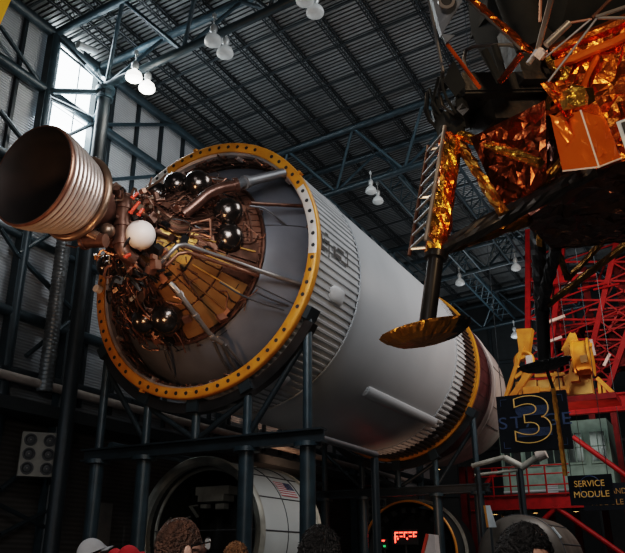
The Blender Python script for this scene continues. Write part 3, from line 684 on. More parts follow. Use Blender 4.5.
clutter('engine_plumbing', 30, S(140, 262, -2.7), ['black_gloss', 'copper_dark', 'copper'], .5, .3, .35, (.012, .035), 18, 32)
clutter('engine_plumbing', 26, S(142, 208, -2.8), ['copper', 'copper_dark', 'bronze'], .35, .3, .3, (.012, .03), 14, 33)
for (px, py, dx, dz) in ((131, 212, .16, .22), (133, 197, .08, .1), (139, 214, .05, .12), (108, 220, .06, .05), (126, 256, .08, .04)):
    c = S(px, py, -3.35); m = MB(); m.tube(c, c+Vector((dx, .05, dz)), .035, n=10); m.tube(c, c+Vector((-.02, 0, -.03)), .05, n=10); P(m, 'red_valve', 'redpart')
for k in range(5):
    pipe([(122+2.2*k, 258+.6*k, -3.0), (125+2.5*k, 268, -2.8), (131+3*k, 275+2*k, -2.4)], .022, ('silver', 'copper')[k % 2], 'pipe', 6)
for t in (D(60), D(150), D(215), D(330)):     # engine struts to the cone
    m = MB(); m.tube(pol(.45, t, -3.4), cone(t+.2, .8, .05), .045, n=10); P(m, 'engine_strut', 'copper_dark')

# ================================================================ SUPPORT STANDS
def ring_stand(yc, r, xs, beam_z, label, tops, low=.17, rr=False):
    r0 = thing('support_stand', label, 'support stand', (RC.x, yc, 0), group=None)
    for i_, (x, zt) in enumerate(zip(xs, tops)):
        m = MB(); m.tube((x, yc, 0), (x, yc, beam_z-.1), low, n=18); m.tube((x, yc, .0), (x, yc, .06), .34, n=18); m.tube((x, yc, beam_z-.22), (x, yc, beam_z-.12), .30, n=18); 
        if i_ != 2: m.build('lower_post', 'steel', r0)
        m = MB(); m.tube((x, yc, beam_z+.1), (x, yc, zt), .105, n=14); m.build('upper_post', 'steel', r0)
        m = MB(); d = Vector((x-RC.x, 0, zt-RC.z)); t = math.atan2(d.z, d.x); m.box((x, yc, zt), (.34, .42, .30), 0, Matrix.Rotation(-t, 3, 'Y')); m.build('saddle_clamp', 'steel_dark', r0)
    m = MB(); m.ibeam((xs[0]-.45, yc, beam_z), (xs[-1]+.4, yc, beam_z), .30, .30, .04); m.build('cross_beam', 'steel_dark', r0)
    for i in range(len(xs)-1):
        a, b = (i, i+1) if i < len(xs)/2-.6 else (i+1, i)
        m = MB(); m.tube((xs[a], yc+.05, tops[a]-.5 if abs(xs[a]-RC.x) > 2 else tops[a]-.25), (xs[b], yc+.05, beam_z+.15), .07, n=10); m.build('diagonal_brace', 'steel_dark', r0)
    # cradle arc under the ring
    m = MB(); n = 40; a0, a1 = D(212), D(328); ro, ri, w = r+.30, r+.06, .12
    vs = []
    for k in range(n+1):
        t = a0+(a1-a0)*k/n
        for q, yy in ((ri, -w), (ro, -w), (ro, w), (ri, w)): vs.append(RC*1+Vector((q*math.cos(t), yc-RC.y+yy, q*math.sin(t))))
    fs = []
    for k in range(n):
        for j in range(4): fs.append((4*k+j, 4*k+(j+1) % 4, 4*(k+1)+(j+1) % 4, 4*(k+1)+j))
    fs += [(0, 1, 2, 3), (4*n+3, 4*n+2, 4*n+1, 4*n)]; m.add(vs, fs); m.build('cradle_arc', 'black_gloss', r0)
    return r0
def under(x, r): return RC.z-math.sqrt(max(0, r*r-(x-RC.x)**2))
xs = [-13.5, -12.02, -10.55, -9.12, -7.58]
st = ring_stand(13.95, 3.36, xs, 4.12, 'near teal tubular support stand carrying the rear flange of the rocket', [6.75, 5.42, 5.06, 5.38, 6.9])
xs2 = [-13.45, -11.87, -10.42, -8.96, -7.45]
st2 = ring_stand(26.15, 3.42, xs2, 4.03, 'far teal tubular support stand under the orange front ring of the rocket', [6.1, 5.2, 4.95, 5.25, 6.65])
# long rails linking the two stands
m = MB()
r0 = thing('linking_rail', 'pale teal rail between the two support stands, below the right side of the tank', 'rail', (-7.5, 14, 4.12))
m.tube((-7.5, 14.35, 4.14), (-7.5, 17.4, 4.14), .08, n=12); m.build('rail_tube', 'greypipe', r0)
m = MB(); m.tube((-7.5, 17.3, 0), (-7.5, 17.3, 4.05), .10, n=12); m.tube((-7.5, 17.3, 0), (-7.5, 17.3, .05), .2, n=12); m.build('rail_post', 'steel_dark', r0)
r0 = thing('linking_rail', 'teal rail between the two support stands, below the left side of the tank', 'rail', (-13.5, 14, 4.12))
m = MB(); m.tube((-13.5, 14.35, 4.4), (-13.45, 25.8, 4.4), .10, n=12); m.build('rail_tube', 'steel', r0)
# ================================================================ THE LANDER (local axes: x towards the ladder leg, z up out of the deck)
LR = Matrix.Rotation(.1592, 3, 'X') @ Matrix.Rotation(-.1199, 3, 'Y') @ Matrix.Rotation(3.9015, 3, 'Z')
LC = Vector((.4907, 10.1779, 4.7099))
lm = thing('lunar_lander', 'lunar lander in crumpled orange and gold foil hanging at the upper right', 'lunar lander', LC, LR)
LMI = ROOTS[lm.name].inverted()
def LD(px, py, depth): return LMI @ dep(px, py, depth)
def Q(mb, name, mats, parent=None, smooth=40): return mb.build(name, mats, parent or lm, smooth, local=True)
def crumple(p, amp, sc, seed=0.):
    v = Vector(p)*sc+Vector((seed, seed*1.7, -seed))
    d = noise.noise_vector(v)+.55*noise.noise_vector(v*2.3+Vector((5, 1, 2)))
    c = noise.voronoi(v*1.1)[0]; return Vector(p)+d*amp+Vector((1, .3, -.5))*(c[1]-c[0]-.25)*amp*.5
def foil_quad(mb, a, b, c, d, n, m_, amp, sc, seed=0., mi=0, tri=True):
    a, b, c, d = map(Vector, (a, b, c, d)); vs = []
    rnd = random.Random(int(seed*100)+1); nn = (b-a).cross(d-a).normalized()
    for j in range(m_+1):
        for i in range(n+1):
            u, v = i/n, j/m_
            if 0 < i < n and 0 < j < m_: u += rnd.uniform(-.42, .42)/n; v += rnd.uniform(-.42, .42)/m_
            q = a.lerp(b, u).lerp(d.lerp(c, u), v); e = min(1, 6*min(u, 1-u, v, 1-v)+.25)
            q = crumple(q, amp*e, sc, seed)+nn*rnd.uniform(-.35, .35)*amp*e; vs.append(q)
    fs = []; w = n+1
    for j in range(m_):
        for i in range(n):
            k = j*w+i
            if rnd.random() < .5: fs += [(k, k+1, k+w+1), (k, k+w+1, k+w)]
            else: fs += [(k, k+1, k+w), (k+1, k+w+1, k+w)]
    mb.add(vs, fs, mi)
HH, WW, ZB, ZT = 2.06, .72, 1.5, 3.15
oc = [(HH, WW), (HH, -WW), (WW, -HH), (-WW, -HH), (-HH, -WW), (-HH, WW), (-WW, HH), (WW, HH)]
# descent stage walls, one crumpled sheet a side
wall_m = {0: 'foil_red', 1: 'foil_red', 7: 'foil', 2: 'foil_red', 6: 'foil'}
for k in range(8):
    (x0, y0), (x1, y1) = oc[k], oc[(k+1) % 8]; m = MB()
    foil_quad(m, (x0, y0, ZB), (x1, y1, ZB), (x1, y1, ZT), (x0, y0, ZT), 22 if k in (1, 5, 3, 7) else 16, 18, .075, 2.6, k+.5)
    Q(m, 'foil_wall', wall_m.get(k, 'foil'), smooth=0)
m = MB(); m.add([(x, y, ZT+.02) for x, y in oc], [tuple(range(8))]); m.add([(x, y, ZT-.08) for x, y in oc], [tuple(range(8))]); Q(m, 'top_deck', 'lander_black')
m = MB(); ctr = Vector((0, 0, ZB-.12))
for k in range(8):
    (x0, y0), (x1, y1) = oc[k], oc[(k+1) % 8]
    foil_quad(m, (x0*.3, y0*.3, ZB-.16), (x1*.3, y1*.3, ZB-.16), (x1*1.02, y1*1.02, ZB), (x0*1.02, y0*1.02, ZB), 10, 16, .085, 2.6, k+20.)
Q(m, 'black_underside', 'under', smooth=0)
m = MB(); m.lathe([(.30, 1.45), (.36, 1.25), (.52, .95), (.66, .70), (.73, .55), (.70, .55), (.5, .9), (.3, 1.3)], axis='Z', n=40); Q(m, 'descent_engine_bell', 'lander_black')
# smooth bright orange blanket box that wraps the corner by the ladder face
def foil_box(corners_lo, corners_hi, name, mt, amp=.018, n=7):
    m = MB(); k = len(corners_lo)
    for i in range(k):
        j = (i+1) % k; foil_quad(m, corners_lo[i], corners_lo[j], corners_hi[j], corners_hi[i], n, n, amp, 1.6, i+40., )
    m.add(corners_lo, [tuple(range(k))]); m.add(corners_hi, [tuple(range(k))]); return Q(m, name, mt, smooth=25)
Bx = [LD(563, 171, 7.62), LD(599, 167, 7.22), LD(621, 158.5, 7.35), LD(612, 150, 7.9), LD(575, 158, 8.)]
Tx = [LD(551, 119, 7.70), LD(580.5, 110, 7.30), LD(605, 118, 7.42), LD(598, 104, 8.), LD(562, 110, 8.)]
foil_box(Bx, Tx, 'equipment_box', 'foil_smooth', .03, 8)
m = MB()
for a, b in ((Bx[1], Tx[1]), (Bx[0], Bx[1]), (Bx[1], Bx[2])): m.tube(a, b, .009, n=6)
Q(m, 'blanket_seam', 'blush')
m = MB(); foil_quad(m, LD(549, 114, 7.55), LD(566, 145, 7.5), LD(574, 137, 7.42), LD(566, 120, 7.45), 6, 6, .03, 3., 71.); Q(m, 'blanket_flap', 'foil_smooth', smooth=25)
m = MB(); foil_quad(m, LD(541, 84, 7.6), LD(567, 121, 7.42), LD(582, 108, 7.36), LD(563, 80, 7.6), 7, 6, .05, 3., 73.); Q(m, 'blanket_flap', 'foil', smooth=0)
# crumpled gold lump above the box
m = MB(); c = LD(577, 97, 7.4)
vs = []; rnd = random.Random(4)
m.sphere((0, 0, 0), .15, 9, 6); m.v = [c+Vector((v.x*1.0, v.y*1.1, v.z*.95))*rnd.uniform(.75, 1.25) for v in m.v]; Q(m, 'foil_lump', 'foil_gold', smooth=0)
# strips of foil folded over the wall
rnd = random.Random(9); 
for k in range(20):
    y = rnd.uniform(-1.9, 2.4); z = rnd.uniform(1.7, 2.95)
    if y < WW: base = Vector((HH+.08 if y > -WW else HH+.08+(y+WW), y, z)); out = Vector((1, 0, 0))
    else: base = Vector((HH-(y-WW)*.72+.07, WW+(y-WW)*.72+.07, z)); out = Vector((.7, .7, 0))
    if -.1 < y < 1.0 and z < 2.2: continue
    m = MB(); L_ = rnd.uniform(.35, .9); w_ = rnd.uniform(.06, .16); d = Vector((-out.y, out.x, 0))*rnd.uniform(-.9, .9)+Vector((0, 0, rnd.uniform(-1, 1))); d.normalize(); e = d.cross(out)*w_
    m.grid(lambda u, v: base+d*(u-.5)*L_+e*(v-.5)+out*(.05*math.sin(u*5+k)+.04*(abs(v-.5)*-2)), 6, 2); Q(m, 'foil_fold', ('foil', 'foil_gold', 'foil_smooth')[k % 3], smooth=0)
# bright rolled foil edge along the top of the wall that faces the hall
for (a, b, r, mt) in (((HH+.03, WW, ZT-.05), (WW, HH+.03, ZT-.05), .075, 'foil'), ((HH+.05, WW+.02, ZT-.28), (WW, HH+.05, ZT-.22), .055, 'foil_smooth'), ((HH+.03, WW, ZT-.05), (HH+.03, -WW, ZT-.05), .05, 'foil_red')):
    m = MB(); a, b = Vector(a), Vector(b); m.path([crumple(a.lerp(b, k/9), .04, 3.) for k in range(10)], r, n=8); Q(m, 'rolled_foil_edge', mt, smooth=0)
# pale name plate
nrm = Vector((1, 1, 0)).normalized(); tan = Vector((-1, 1, 0)).normalized()
pc = Vector((HH, WW, 0)).lerp(Vector((WW, HH, 0)), .60)+nrm*.17; pc.z = 1.64
rotp = Matrix((tan, Vector((0, 0, 1)), nrm)).transposed()
m = MB(); m.box(pc, (1.46, .52, .03), 0, rotp); plate = Q(m, 'name_plate', 'plate')
m = MB()
for body, dz in (('UNITED', .12), ('STATES', -.12)):
    vs, fs = text_mesh(body, .27, .004, spacing=1.06, bold=.006, align='LEFT')
    m.add([pc+rotp @ Vector((v.x*1.27-.70, v.y+dz, v.z+.02)) for v in vs], fs)
Q(m, 'plate_lettering', 'ink', plate, 0)
# legs -------------------------------------------------------------
def wrap_tube(a, b, r, mt, name, n=14, amp=.25, rings=18, seed=1, parent=None):
    a, b = Vector(a), Vector(b); rnd = random.Random(seed); m = MB(); A, B = m.frame(b-a); vs = []
    for i in range(rings+1):
        q = a.lerp(b, i/rings)
        for k in range(n):
            t = 2*PI*k/n; vs.append(q+(A*math.cos(t)+B*math.sin(t))*r*(1+rnd.uniform(-amp, amp)))
    fs = [(i*n+k, i*n+(k+1) % n, (i+1)*n+(k+1) % n, (i+1)*n+k) for i in range(rings) for k in range(n)]
    fs += [tuple(range(n))[::-1], tuple(range(rings*n, rings*n+n))]; m.add(vs, fs); return Q(m, name, mt, parent, 0)
HUBR, HUBZ = 3.25, 2.47
def leg(ang, ladder, up, mid, lowm, padm, seed, label, HUBR=3.25, HUBZ=2.47, PADR=4.2, padscale=1., PZ=-.08):
    g = bpy.data.objects.new('landing_leg', None); C.objects.link(g); g.parent = lm; ROOTS[g.name] = ROOTS[lm.name]; g['label'] = label
    R_ = Matrix.Rotation(ang, 3, 'Z'); r3 = lambda x, y, z: R_ @ Vector((x, y, z))
    H = r3(HUBR, 0, HUBZ); F = r3(PADR, 0, PZ+.13); K = H.lerp(F, .64)
    wrap_tube(H, K, .13, up, 'upper_strut', seed=seed, amp=.14, parent=g)
    m = MB(); m.tube(K, F, .092 if ladder else .115, n=18); m.tube(K-(F-H)*.01, K+(F-H)*.02, .13, n=18); Q(m, 'lower_strut', lowm, g)
    # foot pad: shallow dish, wrinkled blanket outside
    c = r3(PADR, 0, PZ); s = padscale
    rnd = random.Random(seed+1); jit = [[rnd.uniform(-.02, .02) for _ in range(73)] for _ in range(12)]
    prof = [(.02, .0), (.20, .01), (.34, .05), (.44, .12), (.50, .20), (.515, .235), (.50, .25), (.40, .20), (.20, .15), (.02, .14)]
    prof = [(r*s, h*s*.72) for r, h in prof]
    jf = lambda i, k: (jit[i][k % 72]*(1.0 if 2 <= i <= 5 else .3))
    m = MB(); m.lathe(prof, c, 'Z', 72, jit=jf); o = Q(m, 'foot_pad', padm, g, 0)
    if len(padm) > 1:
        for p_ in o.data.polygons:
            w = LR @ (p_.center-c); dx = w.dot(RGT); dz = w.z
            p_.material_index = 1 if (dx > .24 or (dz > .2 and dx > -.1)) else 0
    m = MB(); m.sphere(F, .13, 16, 10); Q(m, 'ball_joint', lowm, g)
    # struts back to the body
    for sgn, z, rr, mt, tgt in ((1, ZB+.02, .095, 'lander_black', .62), (-1, ZB+.02, .085 if ladder else .06, mid, .62)):
        wrap_tube(H.lerp(F, tgt), r3(HH-.02, sgn*WW*1.0, z), rr, mt, 'side_strut', seed=seed+5+sgn, amp=.18, parent=g)
    wrap_tube(H, LD(541, 163, 7.95) if ladder else r3(HH, .45, 1.95), .055, 'foil_gold' if ladder else mid, 'top_strut', seed=seed+9, amp=.3, parent=g)
    wrap_tube(H, LD(504, 214, 8.3) if ladder else r3(HH, -.70, 1.62), .06, 'foil_gold_dim' if ladder else mid, 'top_strut', seed=seed+10, amp=.3, parent=g)
    wrap_tube(r3(HH+.85, 0, 1.22), r3(HH, WW, 1.9), .05, mid, 'truss_strut', seed=seed+13, parent=g); wrap_tube(r3(HH+.85, 0, 1.22), r3(HH, -WW, 1.9), .05, mid, 'truss_strut', seed=seed+14, parent=g)
    m = MB(); m.sphere(H, .16, 16, 10); m.box(H+r3(.0, 0, .1), (.26, .26, .22), 0, R_); Q(m, 'hub', 'lander_dim' if ladder else lowm, g)
    if ladder:
        la, lb = r3(HUBR+.22, 0, HUBZ-.05), r3(PADR-.13, 0, 1.02); yv = r3(0, 1, 0)
        for sg, mt in ((-1, 'copper_dark'), (1, 'silver')):
            m = MB(); m.tube(la+yv*.24*sg, lb+yv*.24*sg, .024, n=8); Q(m, 'ladder_rail', mt, g)
        for k in range(9):
            q = la.lerp(lb, .06+.11*k); m = MB(); m.tube(q-yv*.24, q+yv*.24, .018, n=8); Q(m, 'ladder_rung', 'greypipe', g)
        for q in (.05, .5, .95):
            for sg in (-1, 1):
                m = MB(); m.tube(la.lerp(lb, q)+yv*.2*sg, H.lerp(F, .05+q*.58), .02, n=6); Q(m, 'ladder_stay', 'silver', g)
    return g
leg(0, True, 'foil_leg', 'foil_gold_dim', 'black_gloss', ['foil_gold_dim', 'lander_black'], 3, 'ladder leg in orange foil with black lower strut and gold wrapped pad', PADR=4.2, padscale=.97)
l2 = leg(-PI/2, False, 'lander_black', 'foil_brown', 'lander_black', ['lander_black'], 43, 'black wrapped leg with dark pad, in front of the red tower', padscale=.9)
leg(PI/2, False, 'foil_gold', 'foil_gold_dim', 'black_gloss', ['foil_gold_dim'], 83, 'gold wrapped leg on the far right side'); leg(PI, False, 'foil_gold', 'foil_gold_dim', 'black_gloss', ['foil_gold_dim'], 123, 'gold wrapped leg on the far side')
# the probe hanging from the dark pad
a = Vector((0, -4.2, .02)); b = LD(565.5, 475, (EYE-dep(565.5, 475, 1)).length and 13.2); a2 = LD(553, 388, 13.0)
wrap_tube(a2, b, .040, 'probe', 'contact_probe', n=8, rings=26, seed=77); 
m = MB(); m.tube(a, a2, .03, n=8); Q(m, 'probe_bracket', 'lander_black')
# crumpled dark red blanket between the outrigger struts of the ladder leg
m = MB(); foil_quad(m, LD(470, 138, 8.5), LD(505, 214, 8.8), LD(547, 180, 8.3), LD(545, 100, 8.3), 14, 12, .05, 3., 61.); Q(m, 'outrigger_blanket', 'foil_red', smooth=0)
# porch with hand rails over the ladder leg
pw = .42; px0, px1, pz = HH-.1, HUBR-.05, HUBZ+.32
m = MB(); m.box(((px0+px1)/2, 0, pz), (px1-px0, 2*pw, .10)); m.box((px0+.25, 0, pz+.22), (.5, 2*pw+.3, .36)); m.box(((px0+px1)/2, pw, pz+.1), (px1-px0, .05, .24)); m.box(((px0+px1)/2, -pw, pz+.1), (px1-px0, .05, .24)); m.box(((px0+px1)/2-.2, 0, pz-.18), (px1-px0-.4, .6, .28)); porch = Q(m, 'porch', 'lander_black')
for sg in (-1, 1):
    m = MB(); m.path([(px1-.1, pw*sg, pz+.1), (px1-.1, pw*sg, pz+.52), (px1-.35, pw*sg, pz+.62), (px0+.3, pw*sg, pz+.62), (px0+.05, pw*sg, pz+.3)], .022, n=8, smooth=1); Q(m, 'hand_rail', 'greypipe', porch)
# tangle of fittings on the porch nose
rnd = random.Random(8); m = MB()
for k in range(9):
    q = Vector((HUBR+.02+rnd.uniform(-.12, .12), rnd.uniform(-.28, .3), HUBZ+.15+rnd.uniform(-.1, .5))); rot = Euler((rnd.random()*3, rnd.random()*3, 1)).to_matrix()
    m.box(q, (.15, .11, .10), k % 3, rot)
for k in range(7):
    q = Vector((HUBR+.05, rnd.uniform(-.25, .3), HUBZ+.1)); m.path([q, q+Vector((.14, rnd.uniform(-.1, .1), .22)), q+Vector((.05, rnd.uniform(-.2, .2), .55))], .018, n=6, mi=k % 3, smooth=1)
Q(m, 'porch_fittings', ['lander_black', 'lander_dim', 'lander_dim'])
# ascent stage above the deck
m = MB(); m.lathe([(.02, 1.9), (.95, 1.9), (1.17, 1.72), (1.17, -.9), (.9, -1.2), (.02, -1.2)], (0, 0, 0), 'Z', 40)
rotY = Matrix.Rotation(PI/2, 3, 'Y'); m.v = [rotY @ v + Vector((0, 0, ZT+1.42)) for v in m.v]; Q(m, 'cabin', 'lander_dim')
m = MB(); m.box((1.75, 0, ZT+.6), (.3, .95, .95)); m.box((1.93, 0, ZT+.55), (.05, .72, .78)); Q(m, 'hatch', 'lander_black')
for sg in (-1, 1):
    m = MB(); q = [Vector((1.55, .18*sg, ZT+1.1)), Vector((2.05, .30*sg, ZT+1.25)), Vector((1.75, 1.25*sg, ZT+1.55)), Vector((1.5, 1.2*sg, ZT+2.3)), Vector((1.75, .22*sg, ZT+2.4))]
    m.add(q+[v-Vector((.35, 0, 0)) for v in q], [(0, 1, 2, 3, 4), (5, 6, 7, 8, 9), (0, 1, 6, 5), (1, 2, 7, 6), (2, 3, 8, 7), (3, 4, 9, 8), (4, 0, 5, 9)]); Q(m, 'cabin_face', 'lander_dim', smooth=0)
    m = MB(); m.sphere((.1, 1.45*sg, ZT+1.15), .85, 24, 14, sc=(1, .8, 1.05)); Q(m, 'tank_bulge', 'lander_dim')
    m = MB(); m.tube((-.3, 1.0*sg, ZT+.05), (-.3, 1.0*sg, ZT+1.6), .28, n=20); Q(m, 'side_cylinder', 'lander_dim')
# grey bracket plate with round opening, high at the left
gp = [LD(427, -22, 7.5), LD(463, -18, 7.3), LD(462, 2, 7.3), LD(442, 34, 7.35), LD(439, 25, 7.4)]
m = MB(); back = (LMI.to_3x3() @ FWD)*.12
m.add(gp+[v+back for v in gp], [(0, 1, 2, 3, 4), (9, 8, 7, 6, 5)]+[(i, (i+1) % 5, 5+(i+1) % 5, 5+i) for i in range(5)]); brk = Q(m, 'thruster_bracket', 'lander_grey', smooth=0)
q = LD(446, 1, 7.28); nb = back.normalized(); m = MB(); ra, rb = m.frame(nb)
vs = []
for r_, o_ in ((.085, 0), (.085, -.03), (.055, -.03), (.055, .02)):
    for k in range(24): t = 2*PI*k/24; vs.append(q+(ra*math.cos(t)+rb*math.sin(t))*r_+nb*o_)
m.add(vs, [(j*24+k, j*24+(k+1) % 24, (j+1)*24+(k+1) % 24, (j+1)*24+k) for j in range(3) for k in range(24)]); Q(m, 'thruster_ring', 'silver', brk)
m = MB(); m.tube(q-nb*.005, q-nb*.012, .055, n=20); Q(m, 'thruster_opening', 'ink', brk)
g2 = [LD(442, 34, 7.35), LD(455, 35, 7.3), LD(446, 43, 7.35)]
m = MB(); m.add(g2+[v+back*.4 for v in g2], [(0, 1, 2), (3, 4, 5), (0, 1, 4, 3), (1, 2, 5, 4), (2, 0, 3, 5)]); Q(m, 'bracket_fin', 'lander_grey', smooth=0)
g3 = [LD(454, 60, 7.4), LD(466, 85, 7.4), LD(456, 96, 7.4), LD(444, 80, 7.4), LD(449, 68, 7.4)]
m = MB(); m.add(g3+[v+back*.3 for v in g3], [(0, 1, 2, 3, 4), (5, 6, 7, 8, 9)]+[(i, (i+1) % 5, 5+(i+1) % 5, 5+i) for i in range(5)]); Q(m, 'porch_side_plate', 'lander_dim', smooth=0)
# struts and rods above the body
def rod(a, b, r, mt, name='brace_rod', da=7.6, db=7.6, n=8, wrap=False, seed=1):
    a, b = LD(*a, da), LD(*b, db)
    if wrap: return wrap_tube(a, b, r, mt, name, n, .35, 16, seed)
    m = MB(); m.tube(a, b, r, n=n); return Q(m, name, mt)
rod((462, -6), (522, 49), .022, 'silver', da=7.6, db=7.8)
rod((466, -6), (531, 52), .035, 'foil', 'foil_wrapped_rod', 7.6, 7.8, wrap=True, seed=5)
rod((447, 44), (480, 88), .020, 'foil_smooth', 'orange_rod', 7.4, 7.6)
rod((553, -8), (538, 49), .030, 'silver', da=7.4, db=7.7); rod((541, -8), (540, 22), .015, 'copper', da=7.5, db=7.5)
rod((538, 50), (528, 64), .030, 'silver', da=7.7, db=7.7)
rod((546, 45), (569, 23), .038, 'silver', 'grey_cylinder', 7.5, 7.5, 14)
rod((546, 57), (590, 20), .012, 'silver', da=7.6, db=7.4); rod((548, 82), (597, 18), .013, 'silver', da=7.5, db=7.3)
rod((596, 17), (640, 2), .020, 'silver', da=7.3, db=7.2); rod((598, 18), (640, 18), .017, 'silver', da=7.3, db=7.2)
rod((568, 23), (592, 19), .014, 'copper', da=7.5, db=7.4); rod((592, 18), (618, -8), .02, 'copper_dark', da=7.4, db=7.4)
rod((484, 50), (500, 82), .04, 'lander_dim', 'dark_strut', 7.8, 7.8); rod((494, 45), (505, 80), .04, 'lander_dim', 'dark_strut', 8., 8.); rod((521, 55), (500, 82), .035, 'foil_red', 'dark_strut', 7.8, 7.7)
q = LD(541, 54, 7.65); m = MB(); m.box(q, (.09, .09, .09), 0, Euler((.4, .3, .5)).to_matrix()); m.sphere(q, .055, 12, 8); Q(m, 'strut_block', 'blush')
a, b = LD(507, -30, 8.3), LD(531, 47, 8.3); m = MB(); m.tube(a, b, .24, .17, n=24); Q(m, 'olive_cylinder', 'lander_dim')
# suspension cables up to the roof
for px, py, d in ((430, -30, 8.6),):
    a, b = LD(443, 72, 7.5), LMI @ Vector((-3.6, 8.4, roof_z(-3.6)+.2)); m = MB(); m.tube(LD(443, 72, 7.5), LD(428, -4, 7.9), .018, n=6); m.tube(LD(428, -4, 7.9), b, .018, n=6); Q(m, 'suspension_cable', 'greypipe')
for x, y in ((1.2, 9.2), (-.6, 11.6), (2., 11.8)):
    p_ = Vector((x, y, roof_z(x)+.2)); a = LMI @ Vector((x, y, 8.1)); m = MB(); m.tube(a, LMI @ p_, .025, n=6); Q(m, 'suspension_cable', 'greypipe')
# ================================================================ OTHER EXHIBITS
# cream rimmed cylindrical module below the rocket
mc = Vector((-12.2, 16.5, 2.32)); MR = 1.92
md = thing('spacecraft_module', 'short grey-white cylindrical module with flag and open end, behind the near stand', 'spacecraft module', mc-Vector((0, 0, MR+.3)))
m = MB(); m.lathe([(MR, .12), (MR, 3.1), (MR-.25, 3.12)], mc, 'Y', 96); m.build('shell', 'module_white', md)
m = MB(); m.lathe([(MR-.16, .2), (MR-.18, .0), (MR-.10, -.08), (MR+.03, -.08), (MR+.07, .0), (MR+.05, .14), (MR, .16)], mc, 'Y', 96); m.build('open_rim', 'rim', md)
m = MB(); m.lathe([(MR-.02, 3.0), (MR+.05, 3.05), (MR+.05, 3.2), (MR-.1, 3.22)], mc, 'Y', 96); m.build('far_rim', 'cream', md)
m = MB(); m.lathe([(MR-.16, .1), (MR-.16, 2.9), (.02, 2.95)], mc, 'Y', 64); m.build('inside_wall', 'module_in', md)
m = MB(); m.torus(mc+Vector((0, .35, 0)), MR-.22, .05, n=72, m=8); m.build('inner_ring', 'rim', md)
m = MB(); m.tube(mc+Vector((-MR+.2, .3, .1)), mc+Vector((MR-.2, .3, .1)), .018, n=6); m.build('cross_wire', 'greypipe', md)
m = MB(); q = mc+Vector((-.1, .9, 1.15)); m.box(q, (1.1, .5, .22)); m.box(q+Vector((0, -.05, -.2)), (.85, .5, .18)); m.box(q+Vector((.25, -.1, -.42)), (.3, .2, .14)); m.box(q+Vector((-.3, -.1, -.4)), (.2, .2, .10)); m.build('overhead_box', 'rim', md)
rnd = random.Random(2); m = MB()
for k in range(26):
    t = rnd.uniform(2.2, 4.); r = rnd.uniform(1.0, 1.65); m.path([mc+pol(r, t, .8), mc+pol(r+.1, t+.12, .7), mc+pol(r-.1, t+.3, 1.0)], .025, n=6)
m.build('inside_fittings', 'rim', md)['kind'] = 'stuff'
m = MB()
for t in (D(28), D(2), D(52)): m.path([mc+pol(MR+.006, t, .2), mc+pol(MR+.006, t, 3.0)], .018, n=6)
for y in (1.35, 2.5): m.torus(mc+Vector((0, y, 0)), MR+.004, .016, n=96, m=6)
m.build('panel_seam', 'seam', md)
# flag patch, bent over the shell: stripes run along the module, blue field at the far end
fa, fb, ya, yb = D(31), D(46), 1.45, 2.35
m = MB()
def patch(t0, t1, y0, y1, rr, mi):
    n = 4; vs = []
    for k in range(n+1):
        t = t0+(t1-t0)*k/n; vs += [mc+pol(rr, t, y0), mc+pol(rr, t, y1)]
    m.add(vs, [(2*k, 2*k+1, 2*k+3, 2*k+2) for k in range(n)], mi)
for k in range(13): patch(fa+(fb-fa)*k/13, fa+(fb-fa)*(k+1)/13, ya, yb, MR+.012, 0 if k % 2 == 0 else 1)
patch(fa+(fb-fa)*6/13, fb, yb-.40, yb, MR+.017, 2)
for i in range(9):
    for j in range(6 if i % 2 == 0 else 5):
        t = fa+(fb-fa)*(6.4+.75*i)/13; y = yb-.365+.066*(j+(0 if i % 2 == 0 else .5)); c = mc+pol(MR+.020, t, y); e1 = pol(1, t+PI/2, 0)*.011; e2 = Vector((0, .011, 0))
        m.add([c+e1*math.cos(a)*(1 if q % 2 == 0 else .42)+e2*math.sin(a)*(1 if q % 2 == 0 else .42) for q, a in ((q, PI/2+q*PI/5) for q in range(10))], [tuple(range(10))], 1)
m.build('flag_patch', ['flag_red', 'flag_white', 'flag_blue'], md, 0)
for y in (.7, 2.5):
    m = MB(); m.box(mc+Vector((0, y, -MR-.19)), (2.6, .3, .42)); m.box(mc+Vector((-.95, y, -MR+.13)), (.4, .3, .5)); m.box(mc+Vector((.95, y, -MR+.13)), (.4, .3, .5)); m.build('floor_cradle', 'steel_dark', md)
# second open ring with yellow rim
c2 = Vector((-11.25, 29., 1.98)); R2 = 1.93
r2 = thing('open_ring_section', 'dark open ring section with thin yellow rim beneath the far stand', 'ring section', c2-Vector((0, 0, R2)))
m = MB(); m.lathe([(R2, .1), (R2, 2.6)], c2, 'Y', 96); m.lathe([(R2-.2, .1), (R2-.2, 2.5), (.02, 2.55)], c2, 'Y', 64); m.build('shell', 'dark', r2)
m = MB(); m.lathe([(R2-.03, .06), (R2-.02, -.02), (R2+.03, -.03), (R2+.06, .0), (R2+.04, .12)], c2, 'Y', 96); m.build('yellow_rim', 'yellow', r2)
m = MB(); m.lathe([(R2+.05, 1.0), (R2+.16, 1.0), (R2+.16, 1.12), (R2+.05, 1.12)], c2, 'Y', 96); m.build('outer_band', 'rim', r2)
rnd = random.Random(12)
for k in range(9): t = .35+.27*k; m = MB(); m.box(c2+pol(R2-.32, t, .3), (.2, .3, .16), 0, Matrix.Rotation(-t, 3, 'Y')); m.build('inside_box', 'lander_dim', r2)
